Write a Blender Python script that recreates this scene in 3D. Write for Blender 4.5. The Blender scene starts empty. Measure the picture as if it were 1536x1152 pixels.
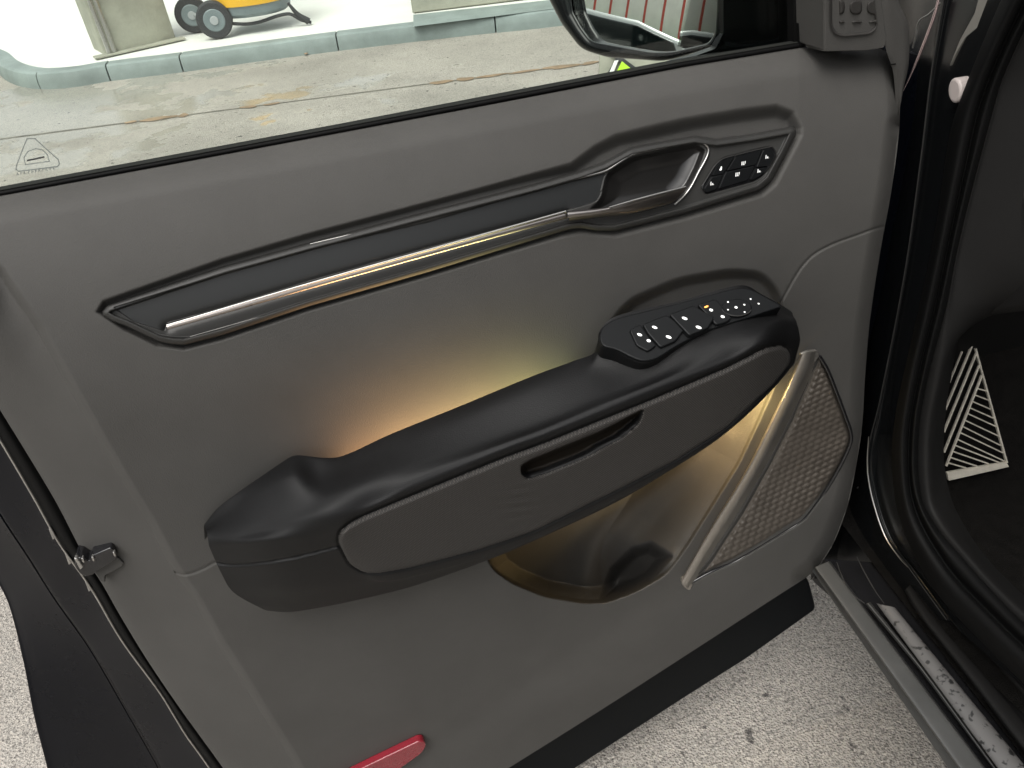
import bpy, bmesh, math, random
import numpy as np
from mathutils import Vector, Matrix
from mathutils.bvhtree import BVHTree
random.seed(3); rng = np.random.default_rng(3)
scene = bpy.context.scene

# ------------------------------------------------------------------ camera
F, CX, CY = 1150.0, 768.0, 576.0           # focal length and centre of the 1536 x 1152 photograph
PITCH, ROLL, DIST, BELT = 36.5, -6.5, 0.64, 1.27
p, r_ = math.radians(PITCH), math.radians(ROLL)
fw = np.array([0, math.cos(p), -math.sin(p)]); rt = np.array([1.0, 0, 0]); up = np.array([0, math.sin(p), math.cos(p)])
R = rt * math.cos(r_) + up * math.sin(r_); U = -rt * math.sin(r_) + up * math.cos(r_)
def ray(x, y): return R * (x - CX) / F - U * (y - CY) / F + fw
a_, b_ = ray(0, 296), ray(1199, 74)
S = np.cross([0, 0, 1.0], np.cross(a_, b_)); S /= np.linalg.norm(S); S = S if S[0] > 0 else -S
N = np.array([S[1], -S[0], 0.0])           # from the door towards the cabin
d_ = ray(900, 125); H = BELT - (d_ * (-DIST / (d_ @ N)))[2]
CAM = np.array([0, 0, H])
cam = bpy.data.cameras.new("Camera"); co = bpy.data.objects.new("Camera", cam); scene.collection.objects.link(co)
cam.sensor_width = 36; cam.lens = 36 * F / 1536; cam.clip_start = 0.02; cam.clip_end = 500
M = Matrix([[R[0], U[0], -fw[0], 0], [R[1], U[1], -fw[1], 0], [R[2], U[2], -fw[2], H], [0, 0, 0, 1]])
co.matrix_world = M; scene.camera = co

# ------------------------------------------------------------------ daylight
SUN_AZ, SUN_EL = -150.0, 62.0
world = bpy.data.worlds.new("World"); scene.world = world; world.use_nodes = True
wn = world.node_tree; bg = wn.nodes["Background"]
sky = wn.nodes.new("ShaderNodeTexSky"); sky.sky_type = 'NISHITA'; sky.sun_disc = False
sky.sun_elevation = math.radians(SUN_EL); sky.sun_rotation = math.radians(SUN_AZ)
sky.dust_density = 4.0; sky.ozone_density = 0.6; sky.air_density = 1.0
hs = wn.nodes.new("ShaderNodeHueSaturation"); hs.inputs['Saturation'].default_value = 0.12
wn.links.new(sky.outputs[0], hs.inputs['Color']); wn.links.new(hs.outputs[0], bg.inputs[0])
bg.inputs[1].default_value = 0.15
sl = bpy.data.lights.new("Sun", 'SUN'); so = bpy.data.objects.new("Sun", sl); scene.collection.objects.link(so)
sl.energy = 1.3; sl.angle = math.radians(40); sl.color = (1.0, 0.965, 0.9)
sa, se = math.radians(SUN_AZ), math.radians(SUN_EL)
sd = Vector((math.sin(sa) * math.cos(se), math.cos(sa) * math.cos(se), math.sin(se)))
so.rotation_euler = sd.to_track_quat('Z', 'Y').to_euler(); so.location = (0, 0, 6)
scene.view_settings.view_transform = 'Standard'; scene.view_settings.look = 'None'
scene.view_settings.exposure = 0.62; scene.view_settings.gamma = 1
scene.cycles.max_bounces = 8

# ------------------------------------------------------------------ places
def W(x, y, n=0.0):                        # on the door plane, n metres towards the cabin
    d = ray(x, y); return CAM + d * (-(DIST - n) / (d @ N))
def G(x, y, z=0.0):                        # on a level plane
    d = ray(x, y); return CAM + d * ((z - H) / d[2])
LIFT = 0.12                                # the car's own levels below are taken from 0.12 m above the road
def Gc(x, y, z=0.0): return G(x, y, z + LIFT)
S0 = Gc(1216, 853, 0.40); az_ = math.radians(-8.5)
CF = np.array([math.sin(az_), math.cos(az_), 0.0]); CR = np.array([CF[1], -CF[0], 0.0])
def C(x, y, m=0.0):                        # on the car's flank, m metres into the body
    d = ray(x, y); return CAM + d * (((S0 + CR * m) @ CR) / (d @ CR))
def body(l, m, z): q = S0 + CF * l + CR * m; return np.array([q[0], q[1], z + LIFT])
def plane_fn(a, b, c):
    nn = np.cross(b - a, c - a); nn /= np.linalg.norm(nn)
    if nn @ (CAM - a) < 0: nn = -nn
    def f(x, y, off=0.0):
        d = ray(x, y); q = a + nn * off; return CAM + d * (((q - CAM) @ nn) / (d @ nn))
    return f, nn

# vectorised door mapping
def Wn(x, y, n):
    d = R * ((x - CX) / F)[..., None] - U * ((y - CY) / F)[..., None] + fw
    return CAM + d * (-(DIST - n) / (d @ N))[..., None]

# ------------------------------------------------------------------ materials
def mat(name, col, rough=0.6, metal=0.0, coat=0.0, bump=None, var=None, spec=0.5, emit=None, es=1.0, coord='Object', trans=0):
    m = bpy.data.materials.new(name); m.use_nodes = True; nt = m.node_tree; b = nt.nodes['Principled BSDF']
    b.inputs['Base Color'].default_value = (*col, 1); b.inputs['Roughness'].default_value = rough
    b.inputs['Metallic'].default_value = metal; b.inputs['Coat Weight'].default_value = coat
    b.inputs['Coat Roughness'].default_value = 0.05
    b.inputs['Specular IOR Level'].default_value = spec
    tc = nt.nodes.new('ShaderNodeTexCoord')
    if emit: b.inputs['Emission Color'].default_value = (*emit, 1); b.inputs['Emission Strength'].default_value = es
    if bump:
        sc, st, dist = bump
        n1 = nt.nodes.new('ShaderNodeTexNoise'); n1.inputs['Scale'].default_value = sc; n1.inputs['Detail'].default_value = 3
        bp = nt.nodes.new('ShaderNodeBump'); bp.inputs['Strength'].default_value = st; bp.inputs['Distance'].default_value = dist
        nt.links.new(tc.outputs[coord], n1.inputs['Vector']); nt.links.new(n1.outputs['Fac'], bp.inputs['Height']); nt.links.new(bp.outputs[0], b.inputs['Normal'])
    if var:
        sc, amt = var
        n2 = nt.nodes.new('ShaderNodeTexNoise'); n2.inputs['Scale'].default_value = sc; n2.inputs['Detail'].default_value = 6; n2.inputs['Roughness'].default_value = 0.65
        cr = nt.nodes.new('ShaderNodeValToRGB')
        lo = tuple(c * (1 - amt) for c in col); hi = tuple(min(1, c * (1 + amt)) for c in col)
        cr.color_ramp.elements[0].position = 0.3; cr.color_ramp.elements[1].position = 0.7
        cr.color_ramp.elements[0].color = (*lo, 1); cr.color_ramp.elements[1].color = (*hi, 1)
        nt.links.new(tc.outputs[coord], n2.inputs['Vector']); nt.links.new(n2.outputs['Fac'], cr.inputs[0]); nt.links.new(cr.outputs[0], b.inputs['Base Color'])
        mr = nt.nodes.new('ShaderNodeMapRange'); mr.inputs['To Min'].default_value = max(0, rough - 0.08); mr.inputs['To Max'].default_value = min(1, rough + 0.08)
        nt.links.new(n2.outputs['Fac'], mr.inputs['Value']); nt.links.new(mr.outputs[0], b.inputs['Roughness'])
    return m

M_panel = mat('grey_soft_plastic', (0.063, 0.0607, 0.057), 0.62, bump=(800, 0.5, 0.0006), var=(7, 0.10), spec=0.2)
M_arm = mat('black_soft_vinyl', (0.0045, 0.0045, 0.0048), 0.55, bump=(1100, 0.35, 0.0008), var=(14, 0.12), spec=0.24)
M_gloss = mat('black_gloss_plastic', (0.010, 0.010, 0.011), 0.16, coat=0.3, var=(20, 0.2))
M_bezel = mat('dark_satin_plastic', (0.032, 0.0315, 0.030), 0.47, spec=0.3, bump=(900, 0.1, 0.0003), var=(25, 0.1))
M_inlay = mat('slate_satin_inlay', (0.0125, 0.0135, 0.0138), 0.42, bump=(1300, 0.15, 0.0003))
M_cup = mat('charcoal_gloss_cup', (0.012, 0.0115, 0.011), 0.28)
M_chrome = mat('satin_chrome', (0.40, 0.37, 0.35), 0.30, metal=1.0, var=(40, 0.06))
M_bright = mat('bright_chrome', (0.46, 0.45, 0.43), 0.30, metal=1.0)
M_bar = mat('champagne_metal', (0.36, 0.34, 0.31), 0.40, metal=0.85, var=(50, 0.08))
M_rubber = mat('black_rubber', (0.0045, 0.0045, 0.0045), 0.65, bump=(500, 0.2, 0.0005), spec=0.10)
M_pillar = mat('black_jamb_paint', (0.006, 0.0065, 0.007), 0.22, spec=0.22)
M_clad = mat('black_cladding', (0.004, 0.005, 0.006), 0.5, spec=0.06)
M_sealtop = mat('grey_rubber_lip', (0.02, 0.021, 0.019), 0.8, spec=0.08)
M_paint = mat('midnight_paint', (0.0025, 0.003, 0.005), 0.28, spec=0.05, var=(6, 0.15))
M_switch = mat('matt_black_switch', (0.006, 0.0065, 0.007), 0.45, bump=(900, 0.15, 0.0003), spec=0.18)
M_icon = mat('white_print', (0.85, 0.85, 0.83), 0.5, emit=(1, 1, 0.97), es=0.35)
M_orange = mat('amber_indicator', (0.9, 0.3, 0.05), 0.5, emit=(1, 0.38, 0.08), es=1.6)
M_red = mat('red_reflector', (0.20, 0.012, 0.022), 0.18, coat=0.5, bump=(600, 0.5, 0.001))
M_metal = mat('zinc_metal', (0.45, 0.44, 0.42), 0.35, metal=0.9, var=(80, 0.15))
M_trim = mat('dark_cabin_plastic', (0.0065, 0.0062, 0.006), 0.7, spec=0.22, bump=(1100, 0.3, 0.0006), var=(10, 0.15))
M_carpet = mat('black_carpet', (0.006, 0.0055, 0.005), 0.95, spec=0.08, bump=(700, 0.8, 0.003), var=(60, 0.4))
M_sill = mat('grey_sill_cladding', (0.055, 0.055, 0.053), 0.5, bump=(700, 0.3, 0.0008), var=(16, 0.12))
M_conc = mat('weathered_concrete', (0.34, 0.34, 0.28), 0.85, bump=(40, 0.3, 0.01), var=(2.5, 0.25))
M_pave = mat('pale_paving', (0.72, 0.72, 0.68), 0.75, bump=(60, 0.2, 0.004), var=(0.8, 0.12))
M_kerb = mat('blue_grey_kerb_paint', (0.23, 0.272, 0.264), 0.7, bump=(60, 0.3, 0.004), var=(3, 0.22))
M_yellow = mat('yellow_tank_paint', (0.75, 0.42, 0.03), 0.4)
M_tank = mat('grey_tank_paint', (0.17, 0.21, 0.22), 0.45, var=(8, 0.1))
M_tyre = mat('dark_tyre', (0.03, 0.032, 0.035), 0.7)
M_hub = mat('grey_hub', (0.35, 0.37, 0.38), 0.5)
M_white = mat('white_enamel', (0.8, 0.8, 0.78), 0.35)
M_lime = mat('lime_reflective', (0.45, 0.75, 0.04), 0.5)
M_rust = mat('rusty_iron', (0.25, 0.175, 0.11), 0.7, var=(7, 0.45), bump=(50, 0.4, 0.005))
M_redpost = mat('red_oxide_steel', (0.42, 0.06, 0.04), 0.5, var=(5, 0.15))
M_hedge = mat('green_hedge', (0.14, 0.30, 0.05), 0.9, var=(5, 0.5), bump=(20, 1, 0.05))
M_wall = mat('whitewashed_wall', (0.75, 0.78, 0.74), 0.8, var=(1.5, 0.1))
M_silver = mat('silver_car_paint', (0.55, 0.57, 0.56), 0.25, metal=0.3, coat=0.6)
M_darkglass = mat('dark_car_glass', (0.008, 0.012, 0.012), 0.06, coat=0.5)
M_mirror = mat('mirror_silver', (0.93, 0.95, 0.93), 0.015, metal=1.0)
M_dark = mat('dark_grille_cloth', (0.022, 0.02, 0.018), 0.7)

def nodes(m): nt = m.node_tree; return nt, nt.nodes['Principled BSDF'], nt.nodes.new, nt.links.new
# window glass: faint green tint, clear reflections
M_glass = bpy.data.materials.new('window_glass'); M_glass.use_nodes = True
nt = M_glass.node_tree; nt.nodes.clear()
o = nt.nodes.new('ShaderNodeOutputMaterial'); mx = nt.nodes.new('ShaderNodeMixShader'); tr = nt.nodes.new('ShaderNodeBsdfTransparent'); gl = nt.nodes.new('ShaderNodeBsdfGlossy'); fr = nt.nodes.new('ShaderNodeFresnel')
tr.inputs[0].default_value = (0.93, 0.965, 0.935, 1); gl.inputs['Roughness'].default_value = 0.01; fr.inputs[0].default_value = 1.35
nt.links.new(fr.outputs[0], mx.inputs[0]); nt.links.new(tr.outputs[0], mx.inputs[1]); nt.links.new(gl.outputs[0], mx.inputs[2]); nt.links.new(mx.outputs[0], o.inputs[0])
# woven twill
M_twill = mat('grey_black_twill', (0.05, 0.046, 0.042), 0.75)
nt, b, new, link = nodes(M_twill)
uv = new('ShaderNodeTexCoord'); mp = new('ShaderNodeMapping'); mp.inputs['Rotation'].default_value = (0, 0, math.radians(52))
wv = new('ShaderNodeTexWave'); wv.inputs['Scale'].default_value = 165; wv.inputs['Distortion'].default_value = 1.2; wv.inputs['Detail'].default_value = 1; wv.inputs['Detail Scale'].default_value = 3
wv2 = new('ShaderNodeTexWave'); wv2.inputs['Scale'].default_value = 165; wv2.bands_direction = 'Y'
mu = new('ShaderNodeMath'); mu.operation = 'MULTIPLY'; cr = new('ShaderNodeValToRGB')
cr.color_ramp.elements[0].color = (0.010, 0.009, 0.008, 1); cr.color_ramp.elements[1].color = (0.056, 0.050, 0.045, 1); cr.color_ramp.elements[1].position = 0.7
bp = new('ShaderNodeBump'); bp.inputs['Distance'].default_value = 0.0008; bp.inputs['Strength'].default_value = 0.7
link(uv.outputs['UV'], mp.inputs[0]); link(mp.outputs[0], wv.inputs[0]); link(mp.outputs[0], wv2.inputs[0]); link(wv.outputs['Fac'], mu.inputs[0]); link(wv2.outputs['Fac'], mu.inputs[1])
link(mu.outputs[0], cr.inputs[0]); link(cr.outputs[0], b.inputs['Base Color']); link(mu.outputs[0], bp.inputs['Height']); link(bp.outputs[0], b.inputs['Normal'])
# coarse asphalt, wet along the drain line
M_ground = mat('coarse_asphalt', (0.3, 0.29, 0.27), 0.8)
nt, b, new, link = nodes(M_ground)
def ramp_(stops):
    c = new('ShaderNodeValToRGB'); e = c.color_ramp.elements
    e[0].position, e[0].color = stops[0][0], (*stops[0][1], 1); e[1].position, e[1].color = stops[-1][0], (*stops[-1][1], 1)
    for pos, col in stops[1:-1]: k = e.new(pos); k.color = (*col, 1)
    return c
def noise_(sc, det=4, ro=0.6): q = new('ShaderNodeTexNoise'); q.inputs['Scale'].default_value = sc; q.inputs['Detail'].default_value = det; q.inputs['Roughness'].default_value = ro; link(tc.outputs['Object'], q.inputs['Vector']); return q
def math_(op, a, b2=None, v2=None, clamp=False):
    q = new('ShaderNodeMath'); q.operation = op; q.use_clamp = clamp; link(a, q.inputs[0])
    if b2 is not None: link(b2, q.inputs[1])
    elif v2 is not None: q.inputs[1].default_value = v2
    return q.outputs[0]
def mul_(a, c, f=1.0): q = new('ShaderNodeMixRGB'); q.blend_type = 'MULTIPLY'; q.inputs[0].default_value = f; link(a, q.inputs[1]); link(c, q.inputs[2]); return q.outputs[0]
def mr_(a, f0, f1, t0, t1): q = new('ShaderNodeMapRange'); link(a, q.inputs['Value']); q.inputs['From Min'].default_value, q.inputs['From Max'].default_value, q.inputs['To Min'].default_value, q.inputs['To Max'].default_value = f0, f1, t0, t1; return q.outputs[0]
tc = new('ShaderNodeTexCoord'); v = new('ShaderNodeTexVoronoi'); v.inputs['Scale'].default_value = 230; link(tc.outputs['Object'], v.inputs['Vector'])
v2_ = new('ShaderNodeTexVoronoi'); v2_.inputs['Scale'].default_value = 260; link(tc.outputs['Object'], v2_.inputs['Vector'])
n1 = noise_(190, 5, 0.78); n2 = noise_(1.1, 8); n3 = noise_(5, 3); n4 = noise_(22, 4)
g1 = ramp_([(0.30, (0.12, 0.11, 0.10)), (0.42, (0.38, 0.355, 0.33)), (0.58, (0.50, 0.47, 0.44)), (0.72, (0.66, 0.63, 0.60))]); link(n1.outputs['Fac'], g1.inputs[0])
sep = new('ShaderNodeSeparateColor'); link(v2_.outputs['Color'], sep.inputs[0])
g2 = ramp_([(0.0, (0.48, 0.47, 0.46)), (0.25, (0.9, 0.9, 0.89)), (1.0, (1.25, 1.22, 1.18))]); link(sep.outputs[0], g2.inputs[0])
g3_ = ramp_([(0.33, (0.72, 0.72, 0.70)), (0.6, (1, 0.995, 0.97))]); link(n2.outputs['Fac'], g3_.inputs[0])
g4 = ramp_([(0.31, (0.25, 0.25, 0.26)), (0.37, (1, 1, 1))]); link(n4.outputs['Fac'], g4.inputs[0])
g5 = ramp_([(0.0, (0.55, 0.55, 0.55)), (0.12, (1, 1, 1))]); link(v.outputs['Distance'], g5.inputs[0])
col = mul_(mul_(mul_(g1.outputs[0], g2.outputs[0]), g3_.outputs[0]), g4.outputs[0])
# wetness from the place itself: distance to the drain line and to the big puddle
pa, pb = G(0, 208)[:2], G(900, 92)[:2]; tl = (pb - pa) / np.linalg.norm(pb - pa); nl = np.array([-tl[1], tl[0]]); pc_ = G(40, 178)
dotn = new('ShaderNodeVectorMath'); dotn.operation = 'DOT_PRODUCT'; link(tc.outputs['Object'], dotn.inputs[0]); dotn.inputs[1].default_value = (nl[0], nl[1], 0)
dott = new('ShaderNodeVectorMath'); dott.operation = 'DOT_PRODUCT'; link(tc.outputs['Object'], dott.inputs[0]); dott.inputs[1].default_value = (tl[0], tl[1], 0)
dl_ = math_('ABSOLUTE', math_('SUBTRACT', dotn.outputs['Value'], None, float(pa @ nl) + 0.12))
t0_ = float(G(620, 128)[:2] @ tl); band = math_('MULTIPLY', mr_(dl_, 0.0, 0.75, 0.62, 0.0), mr_(dott.outputs['Value'], t0_ - 0.3, t0_ + 0.5, 1, 0))
dp = new('ShaderNodeVectorMath'); dp.operation = 'DISTANCE'; link(tc.outputs['Object'], dp.inputs[0]); dp.inputs[1].default_value = (pc_[0], pc_[1], 0)
pud = mr_(dp.outputs['Value'], 0.3, 2.3, 0.95, 0.0); wet0 = math_('MAXIMUM', band, pud)
nn_ = noise_(2.6, 6, 0.55); wsum = math_('ADD', wet0, mr_(nn_.outputs['Fac'], 0.3, 0.7, -0.5, 0.5)); wet = mr_(wsum, 0.42, 0.62, 0.0, 1.0)
wcol = ramp_([(0.0, (1, 1, 1)), (1.0, (0.82, 0.82, 0.80))]); link(wet, wcol.inputs[0]); link(mul_(col, wcol.outputs[0]), b.inputs['Base Color'])
link(mr_(wet, 0, 1, 0.8, 0.07), b.inputs['Roughness']); link(mr_(wet, 0, 1, 0.5, 1.0), b.inputs['Specular IOR Level'])
bp = new('ShaderNodeBump'); bp.inputs['Distance'].default_value = 0.0045; link(mr_(wet, 0, 1, 0.9, 0.06), bp.inputs['Strength'])
hsum = math_('ADD', n1.outputs['Fac'], math_('MULTIPLY', v.outputs['Distance'], None, 1.2)); link(hsum, bp.inputs['Height']); link(bp.outputs[0], b.inputs['Normal'])
# wet film
M_water = mat('wet_film', (0.42, 0.40, 0.36), 0.2, bump=(14, 0.3, 0.01), spec=0.6, var=(6, 0.3))
M_tread = mat('speckled_rubber_tread', (0.13, 0.125, 0.12), 0.5)
nt, b, new, link = nodes(M_tread)
tc = new('ShaderNodeTexCoord'); v = new('ShaderNodeTexNoise'); v.inputs['Scale'].default_value = 120; v.inputs['Detail'].default_value = 2
cr = new('ShaderNodeValToRGB'); cr.color_ramp.elements[0].position = 0.34; cr.color_ramp.elements[0].color = (0.01, 0.01, 0.01, 1); cr.color_ramp.elements[1].position = 0.41; cr.color_ramp.elements[1].color = (0.085, 0.082, 0.08, 1)
link(tc.outputs['Object'], v.inputs[0]); link(v.outputs['Fac'], cr.inputs[0]); link(cr.outputs[0], b.inputs['Base Color'])

# ------------------------------------------------------------------ object helpers
def tag(o, label=None, cat=None, group=None, kind=None):
    if label: o['label'] = label
    if cat: o['category'] = cat
    if group: o['group'] = group
    if kind: o['kind'] = kind
    return o
def thing(name, loc, label, cat, group=None):
    o = bpy.data.objects.new(name, None); scene.collection.objects.link(o); o.location = loc; o.empty_display_size = 0.1
    return tag(o, label, cat, group)
def root_of(o):
    v = Vector((0, 0, 0))
    while o: v += o.location; o = o.parent
    return v
def link_mesh(name, me, m, parent=None, label=None):
    ob = bpy.data.objects.new(name, me); scene.collection.objects.link(ob)
    if m and not me.materials: me.materials.append(m)
    if parent is not None:
        ob.parent = parent; off = root_of(parent)
        if off.length > 0: me.transform(Matrix.Translation(-off))
    if label: ob['label'] = label
    return ob
def raw(name, V, Fc, m, parent=None, smooth=True, sharp=35, bevel=0, seg=2, label=None, uv=None):
    me = bpy.data.meshes.new(name); V = np.asarray(V, float)
    me.from_pydata([tuple(v) for v in V], [], Fc); me.validate(); me.update()
    if uv is not None:
        l = me.uv_layers.new(name='UVMap'); idx = np.empty(len(me.loops), int); me.loops.foreach_get('vertex_index', idx)
        l.data.foreach_set('uv', uv[idx].astype(np.float32).ravel())
    if smooth:
        me.shade_smooth() if hasattr(me, 'shade_smooth') else None
        me.set_sharp_from_angle(angle=math.radians(sharp))
    ob = link_mesh(name, me, m, parent, label)
    if bevel:
        bv = ob.modifiers.new('bevel', 'BEVEL'); bv.width = bevel; bv.segments = seg; bv.limit_method = 'ANGLE'; bv.angle_limit = math.radians(40); bv.harden_normals = False
    return ob
def grid_mesh(name, P, m, parent=None, keep=None, uvp=None, flip=False, close_u=False, label=None, sharp=60):
    a, b = P.shape[:2]; idx = np.arange(a * b).reshape(a, b)
    if close_u: idx = np.vstack([idx, idx[:1]])
    q = np.stack([idx[:-1, :-1], idx[1:, :-1], idx[1:, 1:], idx[:-1, 1:]], -1)
    if keep is not None:
        kk = keep[:-1, :-1] & keep[1:, :-1] & keep[1:, 1:] & keep[:-1, 1:]; q = q[kk]
    q = q.reshape(-1, 4)
    if flip: q = q[:, ::-1]
    me = bpy.data.meshes.new(name); me.vertices.add(a * b); me.vertices.foreach_set('co', P.reshape(-1).astype(np.float32))
    nq = len(q); me.loops.add(nq * 4); me.loops.foreach_set('vertex_index', q.ravel().astype(np.int32))
    me.polygons.add(nq); me.polygons.foreach_set('loop_start', np.arange(0, nq * 4, 4, dtype=np.int32)); me.polygons.foreach_set('loop_total', np.full(nq, 4, np.int32))
    me.update(calc_edges=True)
    if uvp is not None:
        l = me.uv_layers.new(name='UVMap'); l.data.foreach_set('uv', uvp.reshape(-1, 2)[q.ravel()].astype(np.float32).ravel())
    me.polygons.foreach_set('use_smooth', np.ones(nq, bool))
    return link_mesh(name, me, m, parent, label)

def cr_spline(P, K):                      # Catmull-Rom through points, K samples, by chord length
    P = np.asarray(P, float); d = np.r_[0, np.cumsum(np.linalg.norm(np.diff(P[:, :2], axis=0), axis=1) ** 0.7 + 1e-9)]
    t = np.linspace(0, d[-1], K); i = np.clip(np.searchsorted(d, t, 'right') - 1, 0, len(P) - 2)
    h = (d[i + 1] - d[i]); u = ((t - d[i]) / h)[:, None]
    T = np.zeros_like(P); T[1:-1] = (P[2:] - P[:-2]) / (d[2:] - d[:-2])[:, None]; T[0] = (P[1] - P[0]) / (d[1] - d[0]); T[-1] = (P[-1] - P[-2]) / (d[-1] - d[-2])
    h = h[:, None]
    return (2*u**3 - 3*u**2 + 1) * P[i] + (u**3 - 2*u**2 + u) * h * T[i] + (-2*u**3 + 3*u**2) * P[i+1] + (u**3 - u**2) * h * T[i+1]
def lin(P, K):
    P = np.asarray(P, float); d = np.r_[0, np.cumsum(np.linalg.norm(np.diff(P[:, :2], axis=0), axis=1))]
    t = np.linspace(0, d[-1], K); return np.stack([np.interp(t, d, P[:, k]) for k in range(P.shape[1])], 1)
def even(P, K):                           # re-space a dense curve evenly
    return lin(P, K)
def curve(P, K, s=True): return even(cr_spline(P, 1200), K) if s else lin(P, K)
def rounded(P, rad, seg=6):               # rounded polygon
    P = np.asarray(P, float); out = []; n = len(P); rr = rad if hasattr(rad, '__len__') else [rad] * n
    for i in range(n):
        a, b, c = P[i - 1], P[i], P[(i + 1) % n]; u = a - b; v = c - b; lu, lv = np.linalg.norm(u[:2]), np.linalg.norm(v[:2])
        r0 = min(rr[i], lu * 0.48, lv * 0.48)
        if r0 < 0.3: out.append(b); continue
        p0, p1 = b + u / lu * r0, b + v / lv * r0
        for k in range(seg + 1):
            t = k / seg; out.append((1 - t) ** 2 * p0 + 2 * t * (1 - t) * b + t * t * p1)
    return np.array(out)
def sdf(x, y, poly):                      # signed distance in photo pixels, positive inside
    P = np.asarray(poly, float)[:, :2]; shp = x.shape; x = x.ravel(); y = y.ravel(); D2 = np.full(x.shape, 1e18); ins = np.zeros(x.shape, bool)
    for i in range(len(P)):
        a, b = P[i - 1], P[i]; e = b - a; wx, wy = x - a[0], y - a[1]; t = np.clip((wx * e[0] + wy * e[1]) / (e @ e + 1e-12), 0, 1)
        D2 = np.minimum(D2, (wx - e[0] * t) ** 2 + (wy - e[1] * t) ** 2)
        c = (a[1] > y) != (b[1] > y)
        with np.errstate(divide='ignore', invalid='ignore'): xi = (b[0] - a[0]) * (y - a[1]) / (b[1] - a[1] + 1e-12) + a[0]
        ins ^= c & (x < xi)
    d = np.sqrt(D2); return np.where(ins, d, -d).reshape(shp)
def pdist(x, y, line):
    P = np.asarray(line, float)[:, :2]; D2 = np.full(x.shape, 1e18)
    for i in range(1, len(P)):
        a, b = P[i - 1], P[i]; e = b - a; wx, wy = x - a[0], y - a[1]; t = np.clip((wx * e[0] + wy * e[1]) / (e @ e + 1e-12), 0, 1)
        D2 = np.minimum(D2, (wx - e[0] * t) ** 2 + (wy - e[1] * t) ** 2)
    return np.sqrt(D2)
def ss(a, b, x): t = np.clip((x - a) / (b - a), 0, 1); return t * t * (3 - 2 * t)
def coons(top, bot, left, right):         # pixel-space boundary curves, equal counts; returns grids x, y
    nu, nv = len(top), len(left); u = np.linspace(0, 1, nu)[:, None, None]; v = np.linspace(0, 1, nv)[None, :, None]
    T, B, L, Rr = top[:, None, :2], bot[:, None, :2], left[None, :, :2], right[None, :, :2]
    c00, c10, c01, c11 = top[0, :2], top[-1, :2], bot[0, :2], bot[-1, :2]
    Q = (1 - v) * T + v * B + (1 - u) * L + u * Rr - ((1 - u) * (1 - v) * c00 + u * (1 - v) * c10 + (1 - u) * v * c01 + u * v * c11)
    return Q[..., 0], Q[..., 1]
def door_uv(P): q = P - CAM; return np.stack([q @ S, P[..., 2]], -1)
def prism(name, outline, fn, depth, m, parent=None, bevel=0.0008, seg=2, label=None, smooth=True):
    V = [fn(*q[:2]) if len(q) == 2 else fn(q[0], q[1], q[2]) for q in outline]; n = len(V); V = V + [v + depth for v in V]
    Fc = [list(range(n)), list(range(2 * n - 1, n - 1, -1))] + [[i, i + n, (i + 1) % n + n, (i + 1) % n][::-1][::-1] for i in range(n)]
    ob = raw(name, V, Fc, m, parent, smooth, 35, bevel, seg, label)
    bm = bmesh.new(); bm.from_mesh(ob.data); bmesh.ops.recalc_face_normals(bm, faces=bm.faces); bm.to_mesh(ob.data); bm.free()
    return ob
def tube(name, pts, rad, m, parent=None, K=None, seg=10, label=None, flat=1.0, smooth=True, caps=True):
    pts = np.asarray(pts, float); K = K or max(8, len(pts) * 6)
    if smooth and len(pts) > 2:
        d = np.r_[0, np.cumsum(np.linalg.norm(np.diff(pts, axis=0), axis=1))]; t = np.linspace(0, d[-1], K); i = np.clip(np.searchsorted(d, t, 'right') - 1, 0, len(pts) - 2)
        T = np.zeros_like(pts); T[1:-1] = (pts[2:] - pts[:-2]) / (d[2:] - d[:-2])[:, None]; T[0] = (pts[1] - pts[0]) / (d[1] - d[0]); T[-1] = (pts[-1] - pts[-2]) / (d[-1] - d[-2])
        h = (d[i+1] - d[i])[:, None]; u = ((t - d[i]))[:, None] / h
        Q = (2*u**3 - 3*u**2 + 1) * pts[i] + (u**3 - 2*u**2 + u) * h * T[i] + (-2*u**3 + 3*u**2) * pts[i+1] + (u**3 - u**2) * h * T[i+1]
    else: Q = pts; K = len(pts)
    r = np.interp(np.linspace(0, 1, K), np.linspace(0, 1, len(rad)), rad) if hasattr(rad, '__len__') else np.full(K, rad)
    V = []
    for k in range(K):
        t = Q[min(k + 1, K - 1)] - Q[max(k - 1, 0)]; t /= np.linalg.norm(t) + 1e-12
        vd = CAM - Q[k]; a = np.cross(t, N if abs(t @ N) < 0.9 else np.array([0, 0, 1.0])); a /= np.linalg.norm(a); b = np.cross(a, t)
        for j in range(seg):
            w = 2 * math.pi * j / seg; V.append(Q[k] + (a * math.cos(w) + b * math.sin(w) * flat) * r[k])
    Fc = [[k * seg + j, k * seg + (j + 1) % seg, (k + 1) * seg + (j + 1) % seg, (k + 1) * seg + j] for k in range(K - 1) for j in range(seg)]
    if caps: Fc += [list(range(seg))[::-1], [(K - 1) * seg + j for j in range(seg)]]
    return raw(name, V, Fc, m, parent, True, 50, label=label)
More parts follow.
